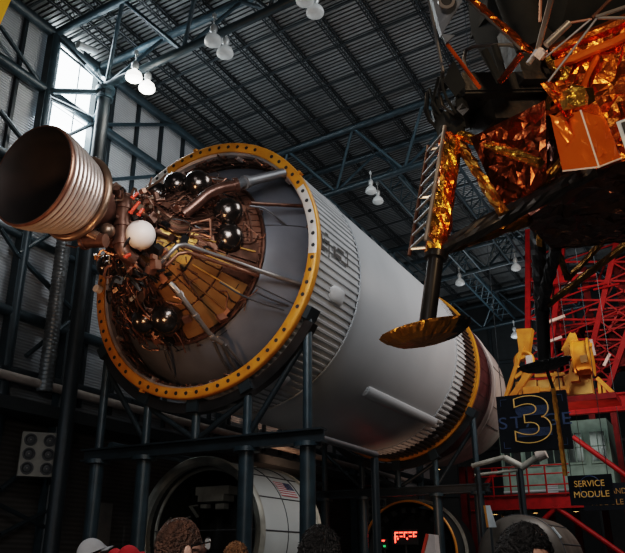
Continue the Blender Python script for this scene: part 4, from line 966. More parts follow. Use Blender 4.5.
# red lit display under the ring
q = on(405, 537, 1, 28.2); ld = thing('led_display', 'small black display box with glowing red segments inside the yellow rimmed ring', 'display', (q.x, q.y, 0))
m = MB(); m.box(q, (1.05, .12, .55)); m.tube((q.x, q.y+.05, 0), (q.x, q.y+.05, q.z-.2), .05); m.build('case', 'black', ld)
m = MB(); sx = -.36
for k, segs in enumerate(((1, 1, 1, 1, 0), (1, 0, 1, 0, 0), (1, 1, 0, 1, 0), (1, 0, 1, 0, 1), (1, 1, 1, 0, 0))):
    x = q.x-.38+k*.19; y = q.y-.07
    m.box((x+.06, y, q.z+.16), (.15, .02, .05))
    if segs[1]: m.box((x, y, q.z+.06), (.04, .02, .16))
    if segs[2]: m.box((x+.06, y, q.z+.02), (.11, .02, .04))
    if k == 0: m.box((x, y, q.z-.09), (.05, .02, .24))
    if segs[3]: m.box((x+.11, y, q.z-.06), (.05, .02, .07))
m.build('lit_segments', 'led', ld, 0)
q2 = on(384.5, 544, 1, 28.2); m = MB(); m.box(q2, (.3, .1, .4)); m.tube((q2.x, q2.y+.03, 0), (q2.x, q2.y+.03, q2.z), .04); ind = thing('indicator_box', 'small dark box with one red and one green light, left of the red display', 'indicator', (q2.x, q2.y, 0))
m.build('case', 'black', ind); m = MB(); m.box(q2+Vector((-.02, -.06, .12)), (.11, .03, .05)); m.build('red_light', 'led', ind); m = MB(); m.box(q2+Vector((.02, -.06, -.08)), (.09, .03, .07)); m.build('green_light', 'green_led', ind)
# pale wedge board with a red edge
a = on(428, 534, 1, 18.); w = thing('wedge_board', 'pale pointed wedge board with a red left edge, low beneath the far stand', 'board', (a.x, 18., 0))
m = MB(); pts = [Vector((a.x, 18, a.z)), Vector((a.x+.16, 18, a.z-.02)), Vector((a.x+.25, 18, 0)), Vector((a.x-.75, 18, 0))]
m.add(pts+[p_+Vector((0, .3, 0)) for p_ in pts], [(0, 1, 2, 3), (7, 6, 5, 4), (0, 4, 5, 1), (1, 5, 6, 2), (2, 6, 7, 3), (3, 7, 4, 0)]); m.build('panel', 'cone_white', w, 0)
m = MB(); m.beam(pts[0]+Vector((-.01, -.02, 0)), pts[3]+Vector((-.01, -.02, 0)), .05, .07); m.build('red_edge', 'redpart', w)
# dark tapered capsule at the lower right
cc = on(519, 560, 1, 20.); cz = 1.66
cp = thing('space_capsule', 'dark brown-grey tapered capsule lying low at the lower right, behind dark-haired visitor', 'capsule', (cc.x, 20, 0))
ccv = Vector((cc.x, 20, cz)); m = MB(); m.lathe([(.02, -.35), (.6, -.25), (.95, -.05), (1.09, .12), (1.11, .3), (1.12, 2.9), (.7, 3.5), (.02, 3.6)], ccv, 'Y', 64); m.build('hull', mat('scorched_hull', (.10, .085, .072), .5, .2, var=.3, scale=2), cp)
m = MB()
for t in (D(20), D(50), D(80), D(110)): m.path([ccv+pol(1.115, t, .32), ccv+pol(1.125, t, 2.9)], .014, n=6)
m.torus(ccv+Vector((0, .3, 0)), 1.11, .02, n=64, m=6); m.build('hull_seam', 'seam', cp)
m = MB(); m.box(ccv+pol(1.11, D(36), .5), (.06, .12, .32), 0, Matrix.Rotation(-D(36), 3, 'Y')); m.build('window_patch', 'plate', cp)
m = MB(); m.box(ccv+Vector((0, .6, -1.33)), (1.8, .3, .66)); m.box(ccv+Vector((0, 2.4, -1.33)), (1.8, .3, .66)); m.build('floor_cradle', 'steel_dark', cp)
q = on(490, 517, 1, 19.4); m = MB(); m.box((q.x, 19.4, q.z/2), (.05, .05, q.z)); m.build
pn = thing('small_sign_post', 'small white and orange pennant sign left of the dark capsule', 'sign', (q.x, 19.4, 0))
m.build('post', 'steel_dark', pn); m = MB(); m.add([(q.x-.08, 19.36, q.z+.28), (q.x+.04, 19.36, q.z+.28), (q.x+.16, 19.36, q.z-.25), (q.x-.04, 19.36, q.z-.25)], [(0, 1, 2, 3)]); m.add([(q.x-.14, 19.37, q.z+.28), (q.x-.07, 19.37, q.z+.28), (q.x-.03, 19.37, q.z-.25), (q.x-.10, 19.37, q.z-.25)], [(0, 1, 2, 3)], 1); m.build('pennant', ['plate', 'yellow'], pn, 0)

# ================================================================ RED PLATFORM AND TOWER ON THE RIGHT
YP = 33.
def W(px, py, y=YP): return on(px, py, 1, y)
gn = thing('red_platform', 'red steel access platform with railings in front of a grey-green room', 'platform', (-4, YP, 0))
za = W(485, 511).z; zb = W(485, 496).z; xl = W(472, 510).x; xr = 6.
bz = (za+zb)/2
m = MB(); m.ibeam((xl, YP, bz), (xr, YP, bz), .3, abs(zb-za), .06); m.build('edge_beam', 'red', gn)
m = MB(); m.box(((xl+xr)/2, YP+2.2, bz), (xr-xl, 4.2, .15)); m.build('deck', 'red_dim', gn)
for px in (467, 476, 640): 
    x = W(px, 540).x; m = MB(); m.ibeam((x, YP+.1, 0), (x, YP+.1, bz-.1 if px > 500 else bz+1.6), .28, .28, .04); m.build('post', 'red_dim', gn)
for (a, b) in (((555, 508), (525, 540)), ((557, 508), (625, 556)), ((573, 437), (632, 480)), ((484, 487), (497, 470))):
    m = MB(); m.tube(W(*a), W(*b), .11, n=10); m.build('diagonal_brace', 'red', gn)
for dz in (.45, .9, 1.25):
    m = MB(); m.tube((xl+.2, YP-.1, bz+dz+.2), (W(572, 490).x, YP-.1, bz+dz+.2), .03, n=6); m.build('rail', 'red', gn)
x = xl+.3
while x < W(572, 490).x:
    m = MB(); m.tube((x, YP-.1, bz+.2), (x, YP-.1, bz+1.45), .035, n=6); m.build('rail_post', 'red', gn); x += .75
zu = W(600, 403).z
m = MB(); m.ibeam((W(563, 405).x, YP+.2, zu), (8., YP+.2, zu), .35, .75, .06); m.build('upper_beam', 'red', gn)
# grey-green room behind the platform
rm = thing('control_room', 'grey-green painted room with dark windows on the red platform', 'room', (-3.5, YP+3, bz))
a, b = W(505, 500, YP+2.5), W(606, 418, YP+2.5)
xc, xw, zl, zh = (a.x+b.x)/2, b.x-a.x, bz+.1, b.z
m = MB(); m.box((xc, YP+3.6, (zl+zh)/2), (xw, 2.2, zh-zl)); m.build('room_wall', 'green_room', rm)
for k in range(5):
    x = a.x+xw*(.1+.2*k)
    m = MB(); m.box((x, YP+2.48, zl+(zh-zl)*.66), (xw*.15, .08, (zh-zl)*.42)); fr = m.build('window', 'green_room', rm)
    m = MB(); m.box((x, YP+2.43, zl+(zh-zl)*.66), (xw*.125, .04, (zh-zl)*.36)); m.build('pane', 'glass', fr)
    m = MB(); m.box((x, YP+2.40, zl+(zh-zl)*.66), (.04, .03, (zh-zl)*.36)); m.box((x, YP+2.40, zl+(zh-zl)*.66), (xw*.125, .03, .04)); m.build('glazing_bar', 'green_room', fr)
m = MB(); m.box((a.x+xw*.5, YP+2.45, zl+(zh-zl)*.15), (xw, .06, .1)); m.box((a.x+xw*.45, YP+2.42, zl+.5), (.5, .05, .6)); m.build('wall_trim', 'clad', rm)
# red lattice tower
YT_ = 39.
tw = thing('red_lattice_tower', 'tall red lattice tower leaning out to the right, behind the black lander leg', 'tower', (-4.5, YT_, 0))
legs = [((528, 400), (528, 262)), ((545, 400), (561, 262)), ((580, 400), (612, 262)), ((604, 400), (652, 262))]
dpts = (0, 2.2)
for dy in dpts:
    L_ = [(on(*a, 1, YT_+dy), on(*b, 1, YT_+dy)) for a, b in legs]
    for p_, q_ in L_:
        m = MB(); m.beam(p_+(p_-q_)*.02, q_+(q_-p_)*.25, .26, .26); m.build('leg', 'red', tw)
    for k in range(8):
        f0, f1 = k/7, (k+1)/7
        for i in range(3):
            a, b = L_[i], L_[i+1]
            m = MB(); m.beam(a[0].lerp(a[1], f0), b[0].lerp(b[1], f0), .10, .10); m.beam(a[0].lerp(a[1], f0), b[0].lerp(b[1], f1), .07, .07)
            if i == 2: m.beam(b[0].lerp(b[1], f0), a[0].lerp(a[1], f1), .07, .07)
            m.build('bay_bracing', 'red' if dy == 0 else 'red_dim', tw)  # rear bracing takes the dimmer red as painted shade
rnd = random.Random(44)
for p_ in range(40):
    px = rnd.uniform(545, 622); py = rnd.uniform(272, 398); q1 = on(px, py, 1, YT_+rnd.uniform(-.3, 2.)); an = rnd.choice((0, 0, PI/2, .6, -.6, 1.)); ln = rnd.uniform(.5, 1.4)
    m = MB(); dv = Vector((math.cos(an)*ln, rnd.uniform(-.2, .2), math.sin(an)*ln)); m.beam(q1-dv, q1+dv, .09, .09); m.build('small_strut', rnd.choice(('red', 'red_dim', 'red')), tw)
for k in range(4):
    a = on((536, 560, 588, 610)[k], 398, 1, YT_); m = MB(); m.beam((a.x, YT_+.6, 0), (a.x, YT_+.6, a.z), .3, .3); m.build('lower_post', 'red_dim', tw)
for (a, b) in (((530, 268), (575, 398)), ((580, 268), (606, 398)), ((612, 262), (640, 330))):
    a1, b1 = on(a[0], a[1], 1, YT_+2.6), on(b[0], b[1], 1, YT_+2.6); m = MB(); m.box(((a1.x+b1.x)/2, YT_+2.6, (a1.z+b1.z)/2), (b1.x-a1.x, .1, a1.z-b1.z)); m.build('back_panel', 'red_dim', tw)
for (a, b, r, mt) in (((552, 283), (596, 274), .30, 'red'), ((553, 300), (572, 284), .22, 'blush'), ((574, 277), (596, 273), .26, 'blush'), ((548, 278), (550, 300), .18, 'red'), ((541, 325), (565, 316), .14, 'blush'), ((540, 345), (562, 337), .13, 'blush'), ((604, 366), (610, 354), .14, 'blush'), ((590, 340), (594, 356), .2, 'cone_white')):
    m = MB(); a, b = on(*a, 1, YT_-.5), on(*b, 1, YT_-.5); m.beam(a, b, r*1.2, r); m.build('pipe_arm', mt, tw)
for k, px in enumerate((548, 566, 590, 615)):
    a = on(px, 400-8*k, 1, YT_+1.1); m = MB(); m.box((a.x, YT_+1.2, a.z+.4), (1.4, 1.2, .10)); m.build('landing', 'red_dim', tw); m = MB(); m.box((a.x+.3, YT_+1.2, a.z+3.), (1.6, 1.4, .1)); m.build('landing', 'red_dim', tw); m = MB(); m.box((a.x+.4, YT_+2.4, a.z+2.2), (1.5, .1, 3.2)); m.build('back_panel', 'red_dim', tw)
# amber machinery at the tower's foot
YA = 27.5
am = thing('amber_machinery', 'amber-yellow lit machinery frame and drum at the foot of the red tower', 'machinery', (-5, YA, 0))
A_ = lambda px, py, y=YA: on(px, py, 1, y)
def ambeam(a, b, w, name='frame_beam', mt='amber', y=YA): m = MB(); m.beam(A_(*a, y), A_(*b, y), w, w); m.build(name, mt, am)
for a, b, w in (((505, 400), (523, 346), .14), ((512, 398), (530, 372), .22), ((520, 398), (524, 372), .12), ((564, 352), (573, 334), .20), ((573, 334), (579, 350), .18), ((565, 352), (581, 352), .34), ((597, 378), (614, 394), .14), ((599, 382), (600, 394), .1), ((604, 384), (605, 395), .1), ((567, 393), (573, 362), .12), ((540, 390), (566, 388), .12), ((535, 376), (565, 374), .12), ((524, 392), (540, 391), .3), ((548, 394), (556, 372), .1), ((515, 378), (530, 366), .12), ((576, 345), (592, 345), .14)): ambeam(a, b, w)
m = MB(); p_ = [A_(516, 329), A_(532, 328), A_(528, 356), A_(520, 360)]; m.add(p_+[v+Vector((0, .4, 0)) for v in p_], [(0, 1, 2, 3), (7, 6, 5, 4), (0, 4, 5, 1), (1, 5, 6, 2), (2, 6, 7, 3), (3, 7, 4, 0)]); m.build('tapered_housing', 'amber', am, 0)
a, b = A_(576, 359), A_(590, 357); m = MB(); m.tube(a, b, .62, n=32); m.tube(a-(b-a)*.12, a, .70, n=32); m.tube(b, b+(b-a)*.12, .70, n=32); m.build('drum', 'amber', am)
m = MB(); q = A_(584, 359, YA-.65); m.box(q, (.24, .12, .26)); m.build('drum_hatch', 'goldpanel_dark', am)
c = A_(524, 361); m = MB(); m.torus(c, .33, .07, n=28); m.build('hand_wheel', 'amber', am)
m = MB(); q = A_(530, 362); m.box(q, (.22, .3, .45)); m.build('bright_panel', 'cone_white', am); m = MB(); q = A_(575, 378); m.box(q, (.3, .4, .3)); m.build('bright_panel', 'amber', am)
for (x0, y0_, x1, y1_) in ((517, 380, 536, 398), (540, 378, 562, 396), (566, 372, 590, 396)):
    a, b = A_(x0, y1_, YA+.6), A_(x1, y0_, YA+.6); m = MB(); m.box(((a.x+b.x)/2, YA+.8, (a.z+b.z)/2), (b.x-a.x, .5, b.z-a.z)); m.build('machine_panel', 'goldpanel', am)
z0 = A_(540, 400).z
for px in (505, 630):
    q = A_(px, 400); m = MB(); m.beam((q.x, YA+1.1, 0), (q.x, YA+1.1, z0-.2), .2, .2); m.build('stand_post', 'black', am)
m = MB(); a = A_(500, 402); b = A_(618, 402); m.box(((a.x+b.x)/2, YA+.4, z0-.15), (b.x-a.x, 1.6, .2)); m.build('base_deck', 'red_dim', am)
# pale arms under the cone
pa = thing('pale_arm_stand', 'pale grey angled arms on a floor stand below the rocket cone and the big sign', 'stand', W(520, 470, 26.5)*1)
f = lambda px, py: on(px, py, 1, 25.5)
for a, b, r in (((472, 466), (505, 457), .10), ((505, 458), (522, 467), .13), ((521, 468), (540, 455), .13), ((475, 475), (520, 470), .06)):
    m = MB(); m.tube(f(*a), f(*b), r*.85, n=12); m.build('arm', 'rim', pa)
a, b = f(537, 457), f(546, 453); m = MB(); m.tube(a, b, .17, n=18); m.build('arm_end', 'pinkpipe', pa)
q = f(520, 468); m = MB(); m.tube((q.x, 25.5, 0), q, .09, n=12); m.build('stand_post', 'steel_dark', pa)
q = f(478, 470); m = MB(); m.tube((q.x, 25.5, 0), q, .09, n=12); m.build('stand_post', 'steel_dark', pa)
# downlights
for px, py, y, lb in ((495, 514, 35., 'tiny amber downlight under the red platform, leftmost of three'), (505, 516.5, 35., 'tiny amber downlight under the red platform, middle of three'), (514, 517.5, 35., 'tiny amber downlight under the red platform, rightmost of three'), (535.5, 512.5, 35., 'tiny amber downlight left of the service module sign'), (576, 511, 36., 'small amber downlight just below the service module sign'), (437, 469, 33., 'tiny amber downlight below the dark adapter ring'),
                      (606, 426, 41, 'small amber downlight right of the big numeral sign, upper one'), (610, 434, 42, 'small amber downlight right of the big numeral sign, lower one')):
    q = on(px, py, 1, y); r0 = thing('downlight', lb, 'downlight', q, group='amber downlights')
    m = MB(); m.lathe([(.02, -.02), (.13, -.02), (.13, .0)], q, 'Z', 14); m.build('lens', 'glow', r0)
    m = MB(); m.lathe([(.17, -.03), (.17, .12), (.02, .14)], q, 'Z', 14); m.tube(q+Vector((0, 0, .1)), q+Vector((0, 0, .5)), .03); m.build('housing', 'black', r0)

# ================================================================ SIGNS
def sign(name, label, tl, tr, bl, y, parts, cab=True, depth_=.12):
    a, b, c = on(*tl, 1, y), on(*tr, 1, y), on(*bl, 1, y); w = (b-a).length; h = (a-c).length; ctr_ = (b+c)/2
    r0 = thing(name, label, 'sign', ctr_-Vector((0, 0, h/2)))
    m = MB(); m.box(ctr_, (w, depth_, h)); m.build('board', 'sign', r0)
    for fx in (-.42, .42):
        m = MB(); m.tube(ctr_+Vector((fx*w, 0, h/2)), Vector((ctr_.x+fx*w, y, roof_z(ctr_.x)+.3)), .012, n=5); m.build('hanging_cable', 'steel_dark', r0)
    return r0, ctr_, w, h
r0, c, w, h = sign('numeral_sign', 'dark hanging sign with gold outlined 3 over the word STAGE', (496.5, 397.5), (566, 390), (501.5, 453.5), 21., None)
yf = c.y-.07
def lett(r0, name, body, size, cx_, cz_, mt, y, sx=1., **k):
    vs, fs = text_mesh(body, size, **k); m = MB(); m.add([Vector((cx_+v.x*sx, y-v.z, cz_+v.y)) for v in vs], fs); return m.build(name, mt, r0, 0)
lett(r0, 'word_lettering', 'STAGE', h*.30, c.x+.02*w, c.z-.0*h, 'sign_blue', yf, sx=1.25, depth=.004, spacing=1.22)
# numeral: blue striped filling with a gold outline
for k in range(2): pass
vs, fs = text_mesh('3', h*1.12, depth=.004, bold=.03)
m = MB(); m.add([Vector((c.x+.0*w+v.x*1.42, yf-.012-v.z, c.z-.0*h+v.y)) for v in vs], fs); nb_ = m.build('numeral_fill', 'sign', r0, 0)
zs = c.z-h*.40
for k in range(15):                           # horizontal blue bars clipped to the numeral's upper and lower bowls
    z = c.z+h*(.12+.021*k) if k < 8 else c.z-h*(.12+.021*(k-8)); off = abs(z-c.z)/h
    hw = h*.30*math.sqrt(max(.05, 1-((off-.22)/.20)**2))
    m = MB(); m.box((c.x+.02, yf-.02, z), (2*hw*1.0, .004, h*.012)); m.build('numeral_stripe', 'sign_blue', nb_, 0)
lett(r0, 'numeral_outline', '3', h*1.12, c.x+.0*w, c.z, 'sign_gold', yf-.03, sx=1.42, bevel=.012, fill=False, bold=.03)
m = MB()
for sx_ in (-1, 1):
    for sz in (-1, 1):
        q = Vector((c.x+sx_*w*.44, yf-.005, c.z+sz*h*.43)); m.box(q-Vector((sx_*.09, 0, 0)), (.18, .006, .014)); m.box(q-Vector((0, 0, sz*.09)), (.014, .006, .18))
m.build('corner_mark', 'sign_blue', r0, 0)
r0, c, w, h = sign('service_module_sign', 'dark hanging sign with orange words SERVICE MODULE', (568, 477.5), (611, 472.5), (571.5, 507), 24., None)
lett(r0, 'lettering', 'SERVICE', h*.30, c.x-.02*w, c.z+.20*h, 'sign_gold', c.y-.07, sx=.94, depth=.004, bold=0.); lett(r0, 'lettering', 'MODULE', h*.30, c.x+.0*w, c.z-.16*h, 'sign_gold', c.y-.07, sx=.98, depth=.004, bold=0.)
m = MB(); m.torus(Vector((c.x, c.y-.065, c.z+.1*h)), h*.36, .012, n=40, m=6); m.build('blue_circle', 'sign_blue', r0)
r0, c, w, h = sign('command_module_sign', 'farther dim sign with dull orange words, half hidden at the right edge', (582, 486.5), (632, 480), (585, 513), 29., None)
lett(r0, 'lettering', 'COMMAND', h*.30, c.x, c.z+.18*h, 'sign_gold_dim', c.y-.07, sx=.88, depth=.004, bold=0.); lett(r0, 'lettering', 'MODULE', h*.30, c.x-.03*w, c.z-.22*h, 'sign_gold_dim', c.y-.07, sx=.98, depth=.004, bold=0.)
# ================================================================ VISITORS
def person(top, depth, face_deg, label, hair=None, cap=None, skin='skin', shirt='shirt_navy', glasses=False, hair_len=1., seed=1, hs=1., pitch=22):
    """face_deg: compass of the gaze in the photo's plan, 0 = straight away from the viewer, + to the right"""
    q = dep(*top, depth); H = q.z; k = H/1.76
    ang = YAW - math.radians(face_deg)            # +y local is the gaze
    rot = Matrix.Rotation(ang, 3, 'Z')
    r0 = thing('person', label, 'person', (q.x, q.y, 0), rot)
    hz = H-.115*hs                                # head centre
    # --- skeleton grown with a skin modifier
    bm = bmesh.new(); J = {}
    def v(n, p): J[n] = bm.verts.new(Vector(p)*1.0); return J[n]
    pts = {'pelvis': (0, 0, .95*k, .135), 'waist': (0, .0, 1.10*k, .125), 'chest': (0, .0, 1.28*k, .15), 'neckb': (0, -.01, 1.44*k, .085), 'neck': (0, .0, 1.53*k, .058), 'skull': (0, .02, 1.60*k, .055)}
    ed = [('pelvis', 'waist'), ('waist', 'chest'), ('chest', 'neckb'), ('neckb', 'neck'), ('neck', 'skull')]
    for s, t in ((-1, 'l'), (1, 'r')):
        pts.update({'sh'+t: (.17*s, -.01, 1.41*k, .07), 'el'+t: (.235*s, -.02, 1.13*k, .048), 'wr'+t: (.25*s, .06, .89*k, .032), 'pa'+t: (.25*s, .075, .81*k, .034),
                    'hip'+t: (.095*s, 0, .88*k, .095), 'kn'+t: (.105*s, .02, .50*k, .062), 'an'+t: (.11*s, -.02, .09*k, .045), 'to'+t: (.12*s, .14, .045, .04)})
        ed += [('neckb', 'sh'+t), ('sh'+t, 'el'+t), ('el'+t, 'wr'+t), ('wr'+t, 'pa'+t), ('pelvis', 'hip'+t), ('hip'+t, 'kn'+t), ('kn'+t, 'an'+t), ('an'+t, 'to'+t)]
        for f, (dy, ln) in enumerate(((-.028, .075), (-.009, .088), (.010, .092), (.028, .082))):
            pts['f%d%s' % (f, t)] = (.252*s, .075+dy, .76*k, .0095); pts['g%d%s' % (f, t)] = (.248*s, .082+dy, .76*k-ln*.55, .0085); pts['h%d%s' % (f, t)] = (.238*s, .09+dy, .76*k-ln, .0075)
            ed += [('pa'+t, 'f%d%s' % (f, t)), ('f%d%s' % (f, t), 'g%d%s' % (f, t)), ('g%d%s' % (f, t), 'h%d%s' % (f, t))]
        pts['th'+t] = (.235*s, .115, .80*k, .011); pts['ti'+t] = (.225*s, .135, .755*k, .009); ed += [('pa'+t, 'th'+t), ('th'+t, 'ti'+t)]
    for n, p in pts.items(): v(n, p[:3])
    for a, b in ed: bm.edges.new((J[a], J[b]))
    bm.verts.index_update(); idx = {n: J[n].index for n in pts}
    me = bpy.data.meshes.new('body'); bm.to_mesh(me); bm.free()
    tmp = bpy.data.objects.new('body', me); C.objects.link(tmp)
    tmp.modifiers.new('skin', 'SKIN'); sub = tmp.modifiers.new('sub', 'SUBSURF'); sub.levels = 1; sub.render_levels = 1
    for n, p in pts.items():
        sv = me.skin_vertices[0].data[idx[n]]; sv.radius = (p[3], p[3]*(.8 if n in ('chest', 'waist', 'pelvis') else 1)); sv.use_root = (n == 'pelvis')
    dg = bpy.context.evaluated_depsgraph_get(); ev = tmp.evaluated_get(dg); em = ev.to_mesh()
    m = MB(); vs = [x.co.copy() for x in em.vertices]; fs = [tuple(p.vertices) for p in em.polygons]; ev.to_mesh_clear(); bpy.data.objects.remove(tmp); bpy.data.meshes.remove(me)
    m.add(vs, fs)
    for i, f in enumerate(fs):
        c = sum((vs[j] for j in f), Vector())/len(f)
        m.m[i] = 2 if c.z < .96*k and abs(c.x) < .215 else (1 if c.z < 1.485*k and not (abs(c.x) > .2 and c.z < 1.2*k) else 0)
        if c.z < .07: m.m[i] = 2
    # --- head with face
    def headpt(th, ph):
        n = Vector((math.sin(ph)*math.sin(th), math.sin(ph)*math.cos(th), math.cos(ph)))      # th 0 = face
        p = Vector((n.x*.077, n.y*.097, n.z*.118)); f = max(0, math.cos(th))*math.sin(ph)
        if p.z < 0: p.x *= 1-.30*(-p.z/.118)**1.4; p.y = p.y*(1-.30*(-p.z/.118)**2) if p.y < 0 else p.y*(1-.08*(-p.z/.118))
        az = math.atan2(p.x, p.y); z = p.z
        p.y += .024*math.exp(-(p.x/.011)**2-((z+.018)/.022)**2)*(1 if n.y > 0 else 0)            # nose
        p.y += .008*math.exp(-(p.x/.008)**2-((z-.01)/.03)**2)*(1 if n.y > 0 else 0)
        for sx_ in (-1, 1): p.y -= .010*math.exp(-((p.x-.031*sx_)/.016)**2-((z-.008)/.012)**2)*(1 if n.y > 0 else 0)
        p.y += .006*math.exp(-(p.x/.02)**2-((z+.058)/.009)**2)*(1 if n.y > 0 else 0) + .008*math.exp(-(p.x/.02)**2-((z+.10)/.016)**2)*(1 if n.y > 0 else 0)
        return Vector((p.x*hs, p.y*hs+.02, p.z*hs+hz))
    nu, nv = 48, 32; o = len(m.v); hv = []; hf = []
    for j in range(nv+1):
        for i in range(nu): hv.append(headpt(2*PI*i/nu-PI, max(.001, min(PI-.001, PI*j/nv))))
    for j in range(nv):
        for i in range(nu): hf.append((j*nu+i, (j+1)*nu+i, (j+1)*nu+(i+1) % nu, j*nu+(i+1) % nu))
    m.add(hv, hf, 0)
    for sx_ in (-1, 1): m.sphere((.080*hs*sx_, .01, hz-.008), .03*hs, 14, 10, 0, (.35, .62, 1.05)); m.sphere((.086*hs*sx_, .014, hz-.004), .017*hs, 10, 8, 0, (.35, .6, 1.1))
    T = Matrix.Translation((0, 0, hz-.09)) @ Matrix.Rotation(math.radians(pitch), 4, 'X') @ Matrix.Translation((0, 0, -(hz-.09)))
    for i in range(o, len(m.v)): m.v[i] = T @ m.v[i]
    b = m.build('body', [skin, shirt, 'trousers'], r0, 60, local=True)
    for sx_ in (-1, 1):
        m = MB(); m.sphere((.031*hs*sx_, .02+.0705*hs, hz+.008*hs), .0125*hs, 14, 10); e = m.build('eye', 'eye', r0, local=True)
        m = MB(); m.sphere((.031*hs*sx_, .02+.0795*hs, hz+.008*hs), .0052*hs, 10, 8); m.build('iris', 'iris', e, local=True)
    m = MB(); m.sphere((0, .02+.0925*hs, hz-.058*hs), .022*hs, 16, 8, sc=(1, .3, .28)); m.build('mouth', 'lips', r0, local=True)
    if hair:
        rnd = random.Random(seed); m = MB(); nu, nv = 64, 30; vs = []
        for j in range(nv+1):
            for i in range(nu):
                th = 2*PI*i/nu-PI; front = max(0, math.cos(th)); side = abs(math.sin(th))
                lim = (1.0+.10*0) if front > .8 else 1.0+(1-front)*1.02*hair_len
                if front <= .8 and front > .05 and side > .75: lim = 1.32+.15*hair_len
                p = headpt(th, .001+lim*j/nv*1.0); n = (p-Vector((0, .02, hz))).normalized()
                thick = (.010 if hair == 'hair_brown' else .016)*(1-.75*(j/nv)**6)*hs; kk = .18 if hair == 'hair_brown' else 1.; w = (noise.noise(p*38+Vector((seed, 0, 0)))*.008+noise.noise(p*90+Vector((0, seed, 0)))*.005)*kk
                vs.append(p+n*(thick+w*(1 if j < nv else 0)) if j < nv else p-n*.002)
        fs = [(j*nu+i, (j+1)*nu+i, (j+1)*nu+(i+1) % nu, j*nu+(i+1) % nu) for j in range(nv) for i in range(nu)]
        m.add(vs, fs)
        for s in range(420 if hair != 'hair_brown' else 0):                        # short locks
            th = rnd.uniform(-PI, PI); ph = rnd.uniform(.05, .98+max(0, -math.cos(th))*.8)
            p = headpt(th, ph); n = (p-Vector((0, .02, hz))).normalized(); sw = Vector((rnd.uniform(-.6, .6), rnd.uniform(-.6, .6), -.7))
            a = p+n*.012; b2 = a+(n*.45+sw*.5).normalized()*rnd.uniform(.010, .018)*(1.0 if hair != 'hair_brown' else .45); m.tube(a, b2, .0030, .0006, 4, caps=False)
        m.build('hair', hair, r0, 70, local=True)
    if cap:
        m = MB(); nu, nv = 40, 12; vs = []
        for j in range(nv+1):
            for i in range(nu):
                th = 2*PI*i/nu-PI; p = headpt(th, .001+1.38*j/nv); n = (p-Vector((0, .02, hz))).normalized(); vs.append(p+n*(.026+(.004 if j == nv else 0)))
        m.add(vs, [(j*nu+i, (j+1)*nu+i, (j+1)*nu+(i+1) % nu, j*nu+(i+1) % nu) for j in range(nv) for i in range(nu)])
        m.sphere((0, .02, hz+.135*hs), .009, 10, 6); cp_ = m.build('cap', cap, r0, 50, local=True)
        m = MB()
        def brim(u, v_): a = (u-.5)*2.0; r = .10+.085*v_*math.cos(a*.85); return Vector((math.sin(a)*(.078+.012*v_)*hs*1.05, .02+math.cos(a)*.098*hs+ .085*v_*max(.0, math.cos(a*.8)), hz+.025*hs-.012*v_-.03*(a**2)*.3))
        m.grid(brim, 14, 5); n0 = len(m.v); m.grid(lambda u, v_: brim(u, v_)+Vector((0, 0, .006)), 14, 5); m.build('cap_brim', cap, cp_, 60, local=True)
    if glasses:
        m = MB(); y = .02+.108*hs; z = hz+.010
        for sx_ in (-1, 1):
            m.torus((.034*sx_, y, z), .024, .0028, 'Y', 24, 6); m.path([(.058*sx_, y, z+.006), (.078*sx_, y-.02, z+.008), (.085*sx_, .03, z+.006), (.085*sx_, .0, z-.012), (.083*sx_, -.012, z-.035)], .0032, n=6)
        m.path([(-.012, y, z+.004), (0, y+.003, z+.008), (.012, y, z+.004)], .0025, n=6); g = m.build('spectacles', 'spec_frame', r0, local=True)
        for sx_ in (-1, 1): m = MB(); m.tube((.034*sx_, y-.001, z), (.034*sx_, y+.001, z), .023, n=20); m.build('lens', 'lens', g, local=True)
    for ch in list(bpy.data.objects):
        if ch.parent is not None and (ch.parent == r0 or ch.parent.parent == r0) and ch.type == 'MESH' and ch is not b: ch.data.transform(T)
    return r0
person((95.5, 541.5), 6.0, 68, 'visitor in a pale grey cap facing right, cut off by the bottom edge', cap='cap_grey', hair='hair_brown', hair_len=.8, shirt='shirt_navy', seed=3)
person((131.5, 548), 6.9, 35, 'visitor in a red cap, right one of two red caps at the bottom edge', cap='cap_red', hair='hair_dark', shirt='shirt_black', seed=4)
person((116, 551), 7.4, -10, 'visitor in a red cap, left and lower of two red caps at the bottom edge', cap='cap_red', hair='hair_dark', shirt='shirt_grey', seed=5)
person((181, 521), 2.95, 52, 'man with short brown hair and black spectacles seen from behind, facing right', hair='hair_brown', glasses=True, skin='skin_pale', shirt='shirt_grey', seed=6, hair_len=.92, pitch=10)
person((238, 544), 5.2, 20, 'visitor with tousled light brown hair just above the bottom edge', hair='hair_tan', skin='skin_pale', shirt='shirt_grey', seed=7)
person((321, 530), 3.1, 10, 'visitor with bushy near-black hair at the bottom centre, seen from behind', hair='hair_dark', shirt='shirt_black', seed=8, hs=1.05)
person((513, 526), 2.75, 150, 'dark-haired visitor turned back towards the viewer at the lower right', hair='hair_dark', shirt='shirt_black', seed=9, hs=1.06, pitch=-14)

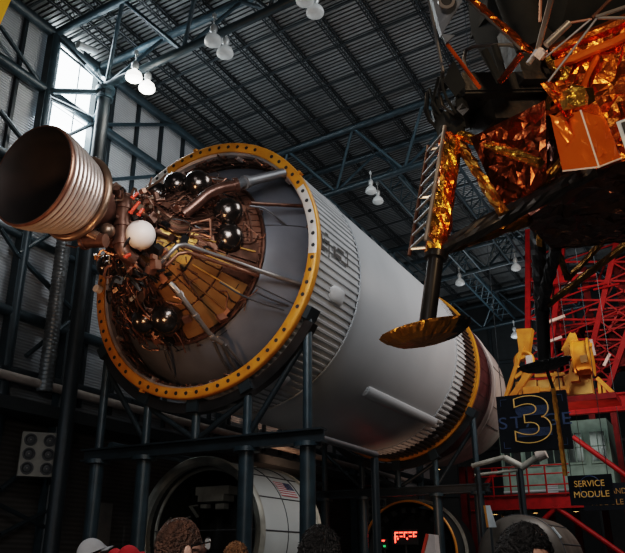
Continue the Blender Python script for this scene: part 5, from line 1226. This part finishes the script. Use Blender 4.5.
# ================================================================ LIGHT
def area(loc, target, size, energy, col, spread=None, sy=None):
    l = bpy.data.lights.new('area_light', 'AREA'); l.size = size; l.energy = energy; l.color = col
    if sy: l.shape = 'RECTANGLE'; l.size_y = sy
    if spread: l.spread = math.radians(spread)
    o = bpy.data.objects.new('area_light', l); C.objects.link(o); o.location = loc
    o.rotation_euler = (Vector(target)-Vector(loc)).to_track_quat('-Z', 'Y').to_euler(); return o
def spot(loc, target, energy, col, ang, blend=.6, rad=.3):
    l = bpy.data.lights.new('spot_light', 'SPOT'); l.energy = energy; l.color = col; l.spot_size = math.radians(ang); l.spot_blend = blend; l.shadow_soft_size = rad
    o = bpy.data.objects.new('spot_light', l); C.objects.link(o); o.location = loc
    o.rotation_euler = (Vector(target)-Vector(loc)).to_track_quat('-Z', 'Y').to_euler(); return o
area((-17.5, 15.6, 17.2), (-10, 17, 12), 2.2, 500, (.82, .93, 1.), sy=4.)              # daylight from the window
area((1, 19, 19.), (-9, 21, 8), 5, 1500, (.93, .97, 1.), sy=11)                        # roof lamps over the right side of the hall
area((-5, -4, 16), (-10, 14, 9), 5, 170, (.92, .96, 1.))                              # unseen fill light added behind the viewer
spot((-8.5, 5.5, 3.0), (-10.9, 12.6, 8.8), 850, (1., .55, .28), 60, .7, .5)           # warm exhibit lamp on the engine
spot((-15, 7, 4.5), (-10.4, 12.2, 9.4), 260, (1., .6, .35), 60, .7, .4)  # unseen warm fill added from the left of the engine
spot((-4.5, 4., 2.), (-.4, 8.5, 6.3), 620, (1., .72, .45), 42, .7, .4)                # unseen spots added to give the foil highlights
spot((-7, 8, 13), (-1.2, 8.4, 6.6), 700, (1., .80, .6), 45, .7, .4)
spot((3, 3, 9), (-.2, 8.2, 6.4), 900, (1., .7, .42), 60, .7, .3)
spot((-4.5, 27., 3.5), (-4.2, 30.5, 10.), 650, (1., .62, .25), 75, .7, .2)             # warm lamps at the red tower
spot((-1, 30., 17), (-4.5, 39, 12.5), 1700, (1., .55, .42), 60, .7, .3)
area((-9, 24, 3.2), (-12, 30, 6.5), 1.5, 15, (1., .6, .4))
area((-6, 8, 9), (-11.5, 17, 2.), 2.5, 260, (.9, .95, 1.))  # unseen light added to lift the cylindrical module
spot((-14, -3, 6.), (-17.3, 17, 3.6), 1100, (.85, .92, 1.), 28, .8, .5)  # unseen spot added to brighten the lower left wall
spot((-15, 28, 4.8), (-17.6, 29, 6.6), 260, (1., .62, .42), 110, .8, .1)
spot((-17.2, 15.5, 14.), (-13.2, 16.5, 19.5), 420, (.85, .94, 1.), 100, .9, .1)  # unseen spot added to brighten the roof near the window
area((-.8, -1.5, 5.5), (-2.4, 4.2, 1.6), 1.2, 230, (1., .9, .82))          # unseen area light added to brighten the visitors
area((-11, 33, 11.), (-11, 33, 20.), 6, 170, (.8, .92, 1.))  # first of two unseen uplights added under the far roof
area((-9.5, 44.5, 12.), (-10, 45, 20.), 6, 420, (.88, .95, 1.))                # unseen uplights added to brighten the far roof
area((-15, 20, 13.5), (-15, 19, 20.), 4, 110, (.8, .93, 1.))
area((1, 24, 12), (-7.5, 30, 7.5), 3, 650, (1., .88, .8))  # unseen light added to bring out the pale cone
area((-5.5, 31, 7.), (-4.5, 36, 4.), 1.2, 24, (.85, 1., .9))  # small unseen light added for the green room
w = bpy.data.worlds.new('hall_air'); bpy.context.scene.world = w; w.use_nodes = True
w.node_tree.nodes['Background'].inputs['Color'].default_value = (.45, .62, .70, 1); w.node_tree.nodes['Background'].inputs['Strength'].default_value = .065
vs_ = bpy.context.scene.view_settings
vs_.view_transform = 'Filmic'; vs_.look = 'Medium High Contrast'; vs_.exposure = .0
